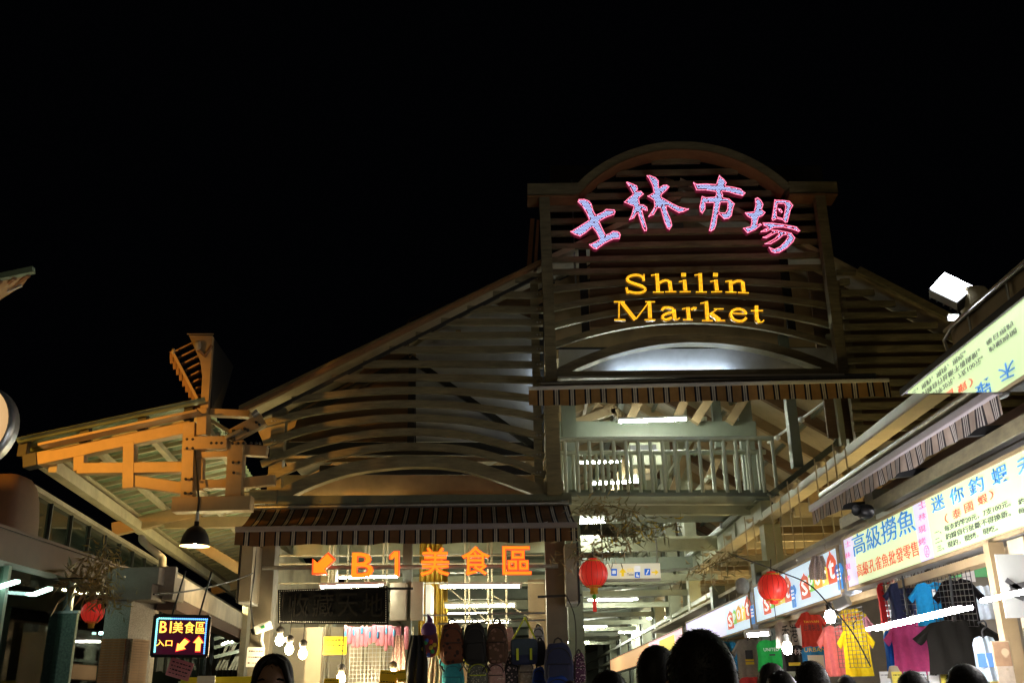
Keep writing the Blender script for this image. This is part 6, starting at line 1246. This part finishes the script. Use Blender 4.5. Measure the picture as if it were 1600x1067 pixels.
def hair_mesh(kind, seed):
    rnd = random.Random(seed); mb = MB(); c = V((0, -.005, 1.615))
    def cap(q):
        x, y, z = q; lo = -.10 if kind == 'long' else (-.075 if y > .02 else -.02)
        front = y < -.055
        if front and z < .09: return (x * .95, y * .84, max(z, (.088 - .95 * abs(x)) if kind == 'long' else .05))
        return (x, y, max(z, lo if y > -.03 else .0))
    mb.blob(c, (.172, .212, .26) if kind != 'long' else (.18, .215, .25), .95 if kind != 'long' else .8, 28, 20, None, cap)
    if kind == 'long':
        for s in (-1, 1):
            for k in range(26):
                aa = math.pi * (.12 + .76 * k / 25) ; x0 = .083 * math.cos(aa); y0 = .03 + .075 * math.sin(aa)
                if k % 2 == (s > 0): continue
                mb.tube([c + V((x0 * .9, y0 * .9, .04)), c + V((x0 * 1.06, y0 + .005, -.06)), c + V((x0 * 1.12, y0 + .012, -.18)), c + V((x0 * 1.02, y0 + .008, -.27))], [.014, .017, .015, .004], 6)
        for s in (-1, 1):
            for k in range(9):
                f = k / 8; mb.tube([c + V((s * .012, -.05 - .02 * f, .108 - .01 * f)), c + V((s * (.045 + .01 * f), -.088 + .05 * f, .085)), c + V((s * (.074 + .006 * f), -.075 + .07 * f, .0)), c + V((s * .084, -.06 + .06 * f, -.12)), c + V((s * .08, -.05 + .06 * f, -.24))], [.010, .013, .013, .012, .003], 6)
    N = {'spiky': 3400, 'short': 2400, 'long': 160}[kind]
    for _ in range(N):
        th = rnd.uniform(0, 2 * math.pi); ph = math.asin(rnd.uniform(.05 if kind != 'long' else .3, 1)); n = V((math.cos(th) * math.cos(ph), math.sin(th) * math.cos(ph), math.sin(ph)))
        if n.y < -.55 and n.z < .55: continue
        p = c + V((n.x * .083, n.y * .103, n.z * .127)); L = rnd.uniform(.012, .028) if kind == 'spiky' else rnd.uniform(.012, .026)
        g_ = V((rnd.gauss(.4, .5), rnd.gauss(.5, .5), rnd.gauss(-.5, .5))); d = (g_ - n * g_.dot(n)).normalized() + n * rnd.uniform(.03, .36 if kind == 'spiky' else .34); d.normalize(); s = d.cross(V((rnd.gauss(0, 1), rnd.gauss(0, 1), rnd.gauss(0, 1)))).normalized() * .0022; s2 = d.cross(s).normalized() * .0022
        mb.add([p + s, p - s * .5 + s2 * .87, p - s * .5 - s2 * .87, p + d * L], [(0, 1, 3), (1, 2, 3), (2, 0, 3)])
    return mb.mesh('hair', M_hair)
HAIR = {}
def glasses_mb():
    m = MB()
    for s in (-1, 1): m.tube([V((s * .036 + .026 * math.cos(a), -.118, 1.604 + .018 * math.sin(a))) for a in [k * math.pi / 8 for k in range(17)]], .0025, 5); m.tube([(s * .062, -.116, 1.61), (s * .082, -.02, 1.612), (s * .082, .03, 1.60)], .0025, 5)
    return m.tube([(-.011, -.12, 1.607), (.011, -.12, 1.607)], .0025, 5)
def person(x, ytop, wpx, label, rot, kind='short', top=(.05, .05, .06), seed=0, glasses=False, eyes=False, hw=.172):
    Y = hw / wpx * FPX; zt = P(x, ytop, Y).z; sc_ = zt / 1.748; q = P(x, ytop, Y)
    t = thing('person', label, 'person', (q.x, q.y, 0), 'people in the crowd'); t.rotation_euler.z = rot; t.scale = (sc_,) * 3
    def child(n, me, m_=None):
        o = bpy.data.objects.new(n, me); COL.objects.link(o); o.parent = t
        if m_:
            if not me.materials: me.materials.append(m_)
            o.material_slots[0].link = 'OBJECT'; o.material_slots[0].material = m_
        return o
    child('body', body_me, M_skin); child('shirt', shirt_me, mat('wear_%d' % seed, top, .85, var=.2, scale=20, bump=.1)); child('trousers', trous_me, mat('dark_trousers', (.03, .032, .045), .85, var=.2))
    k = (kind, seed % 3)
    if k not in HAIR: HAIR[k] = hair_mesh(kind, seed)
    child('hair', HAIR[k], M_hair)
    if eyes: child('eyes', EYE_ME, M_eye); child('mouth', MOUTH_ME, M_lip); child('eyebrows', BROW_ME, M_hair)
    if glasses: child('glasses', GL_ME, M_black)
    return t
EYE_ME = eye_mb.mesh('eyes', M_eye); MOUTH_ME = mouth_mb.mesh('mouth', M_lip); BROW_ME = brow_mb.mesh('eyebrows', M_hair); GL_ME = glasses_mb().mesh('glasses', M_black)
person(429, 1018, 64, 'long haired person facing the viewer, front left of the bag stall', .15, 'long', (.10, .06, .05), 1, eyes=True, hw=.19)
person(1092, 981, 104, 'short haired person with spiky black hair, biggest head in the crowd', math.pi + .1, 'spiky', (.04, .04, .05), 2)
person(1024, 1006, 58, 'person with glasses turned sideways beside the biggest head', math.pi * .5 + .9, 'short', (.05, .05, .09), 3, True, True)
person(951, 1045, 62, 'dark haired person low at the bottom left of the one with glasses', math.pi, 'short', (.08, .03, .03), 4)
person(891, 1062, 30, 'person far off whose hair just shows under the navy backpack', math.pi, 'short', (.03, .03, .03), 5)
person(1204, 1034, 44, 'person with flat cropped hair behind the lower round head, under the green shirt', math.pi - .5, 'short', (.1, .1, .1), 6)
person(1219, 1046, 52, 'person with round head below the green shirt', math.pi, 'short', (.12, .03, .03), 7)
person(1266, 1031, 48, 'person with tall dark hair below the blue printed shirt', math.pi + .3, 'spiky', (.03, .06, .04), 8)
person(1321, 1053, 30, 'person with small head below the salmon shirt', math.pi, 'short', (.05, .05, .05), 9)
person(1424, 1046, 54, 'person with dark head below the hot pink shirt', math.pi - .3, 'short', (.04, .05, .08), 10)
person(1506, 1035, 56, 'person with dark hair below the wide black shirt', math.pi + .4, 'short', (.06, .05, .04), 11)
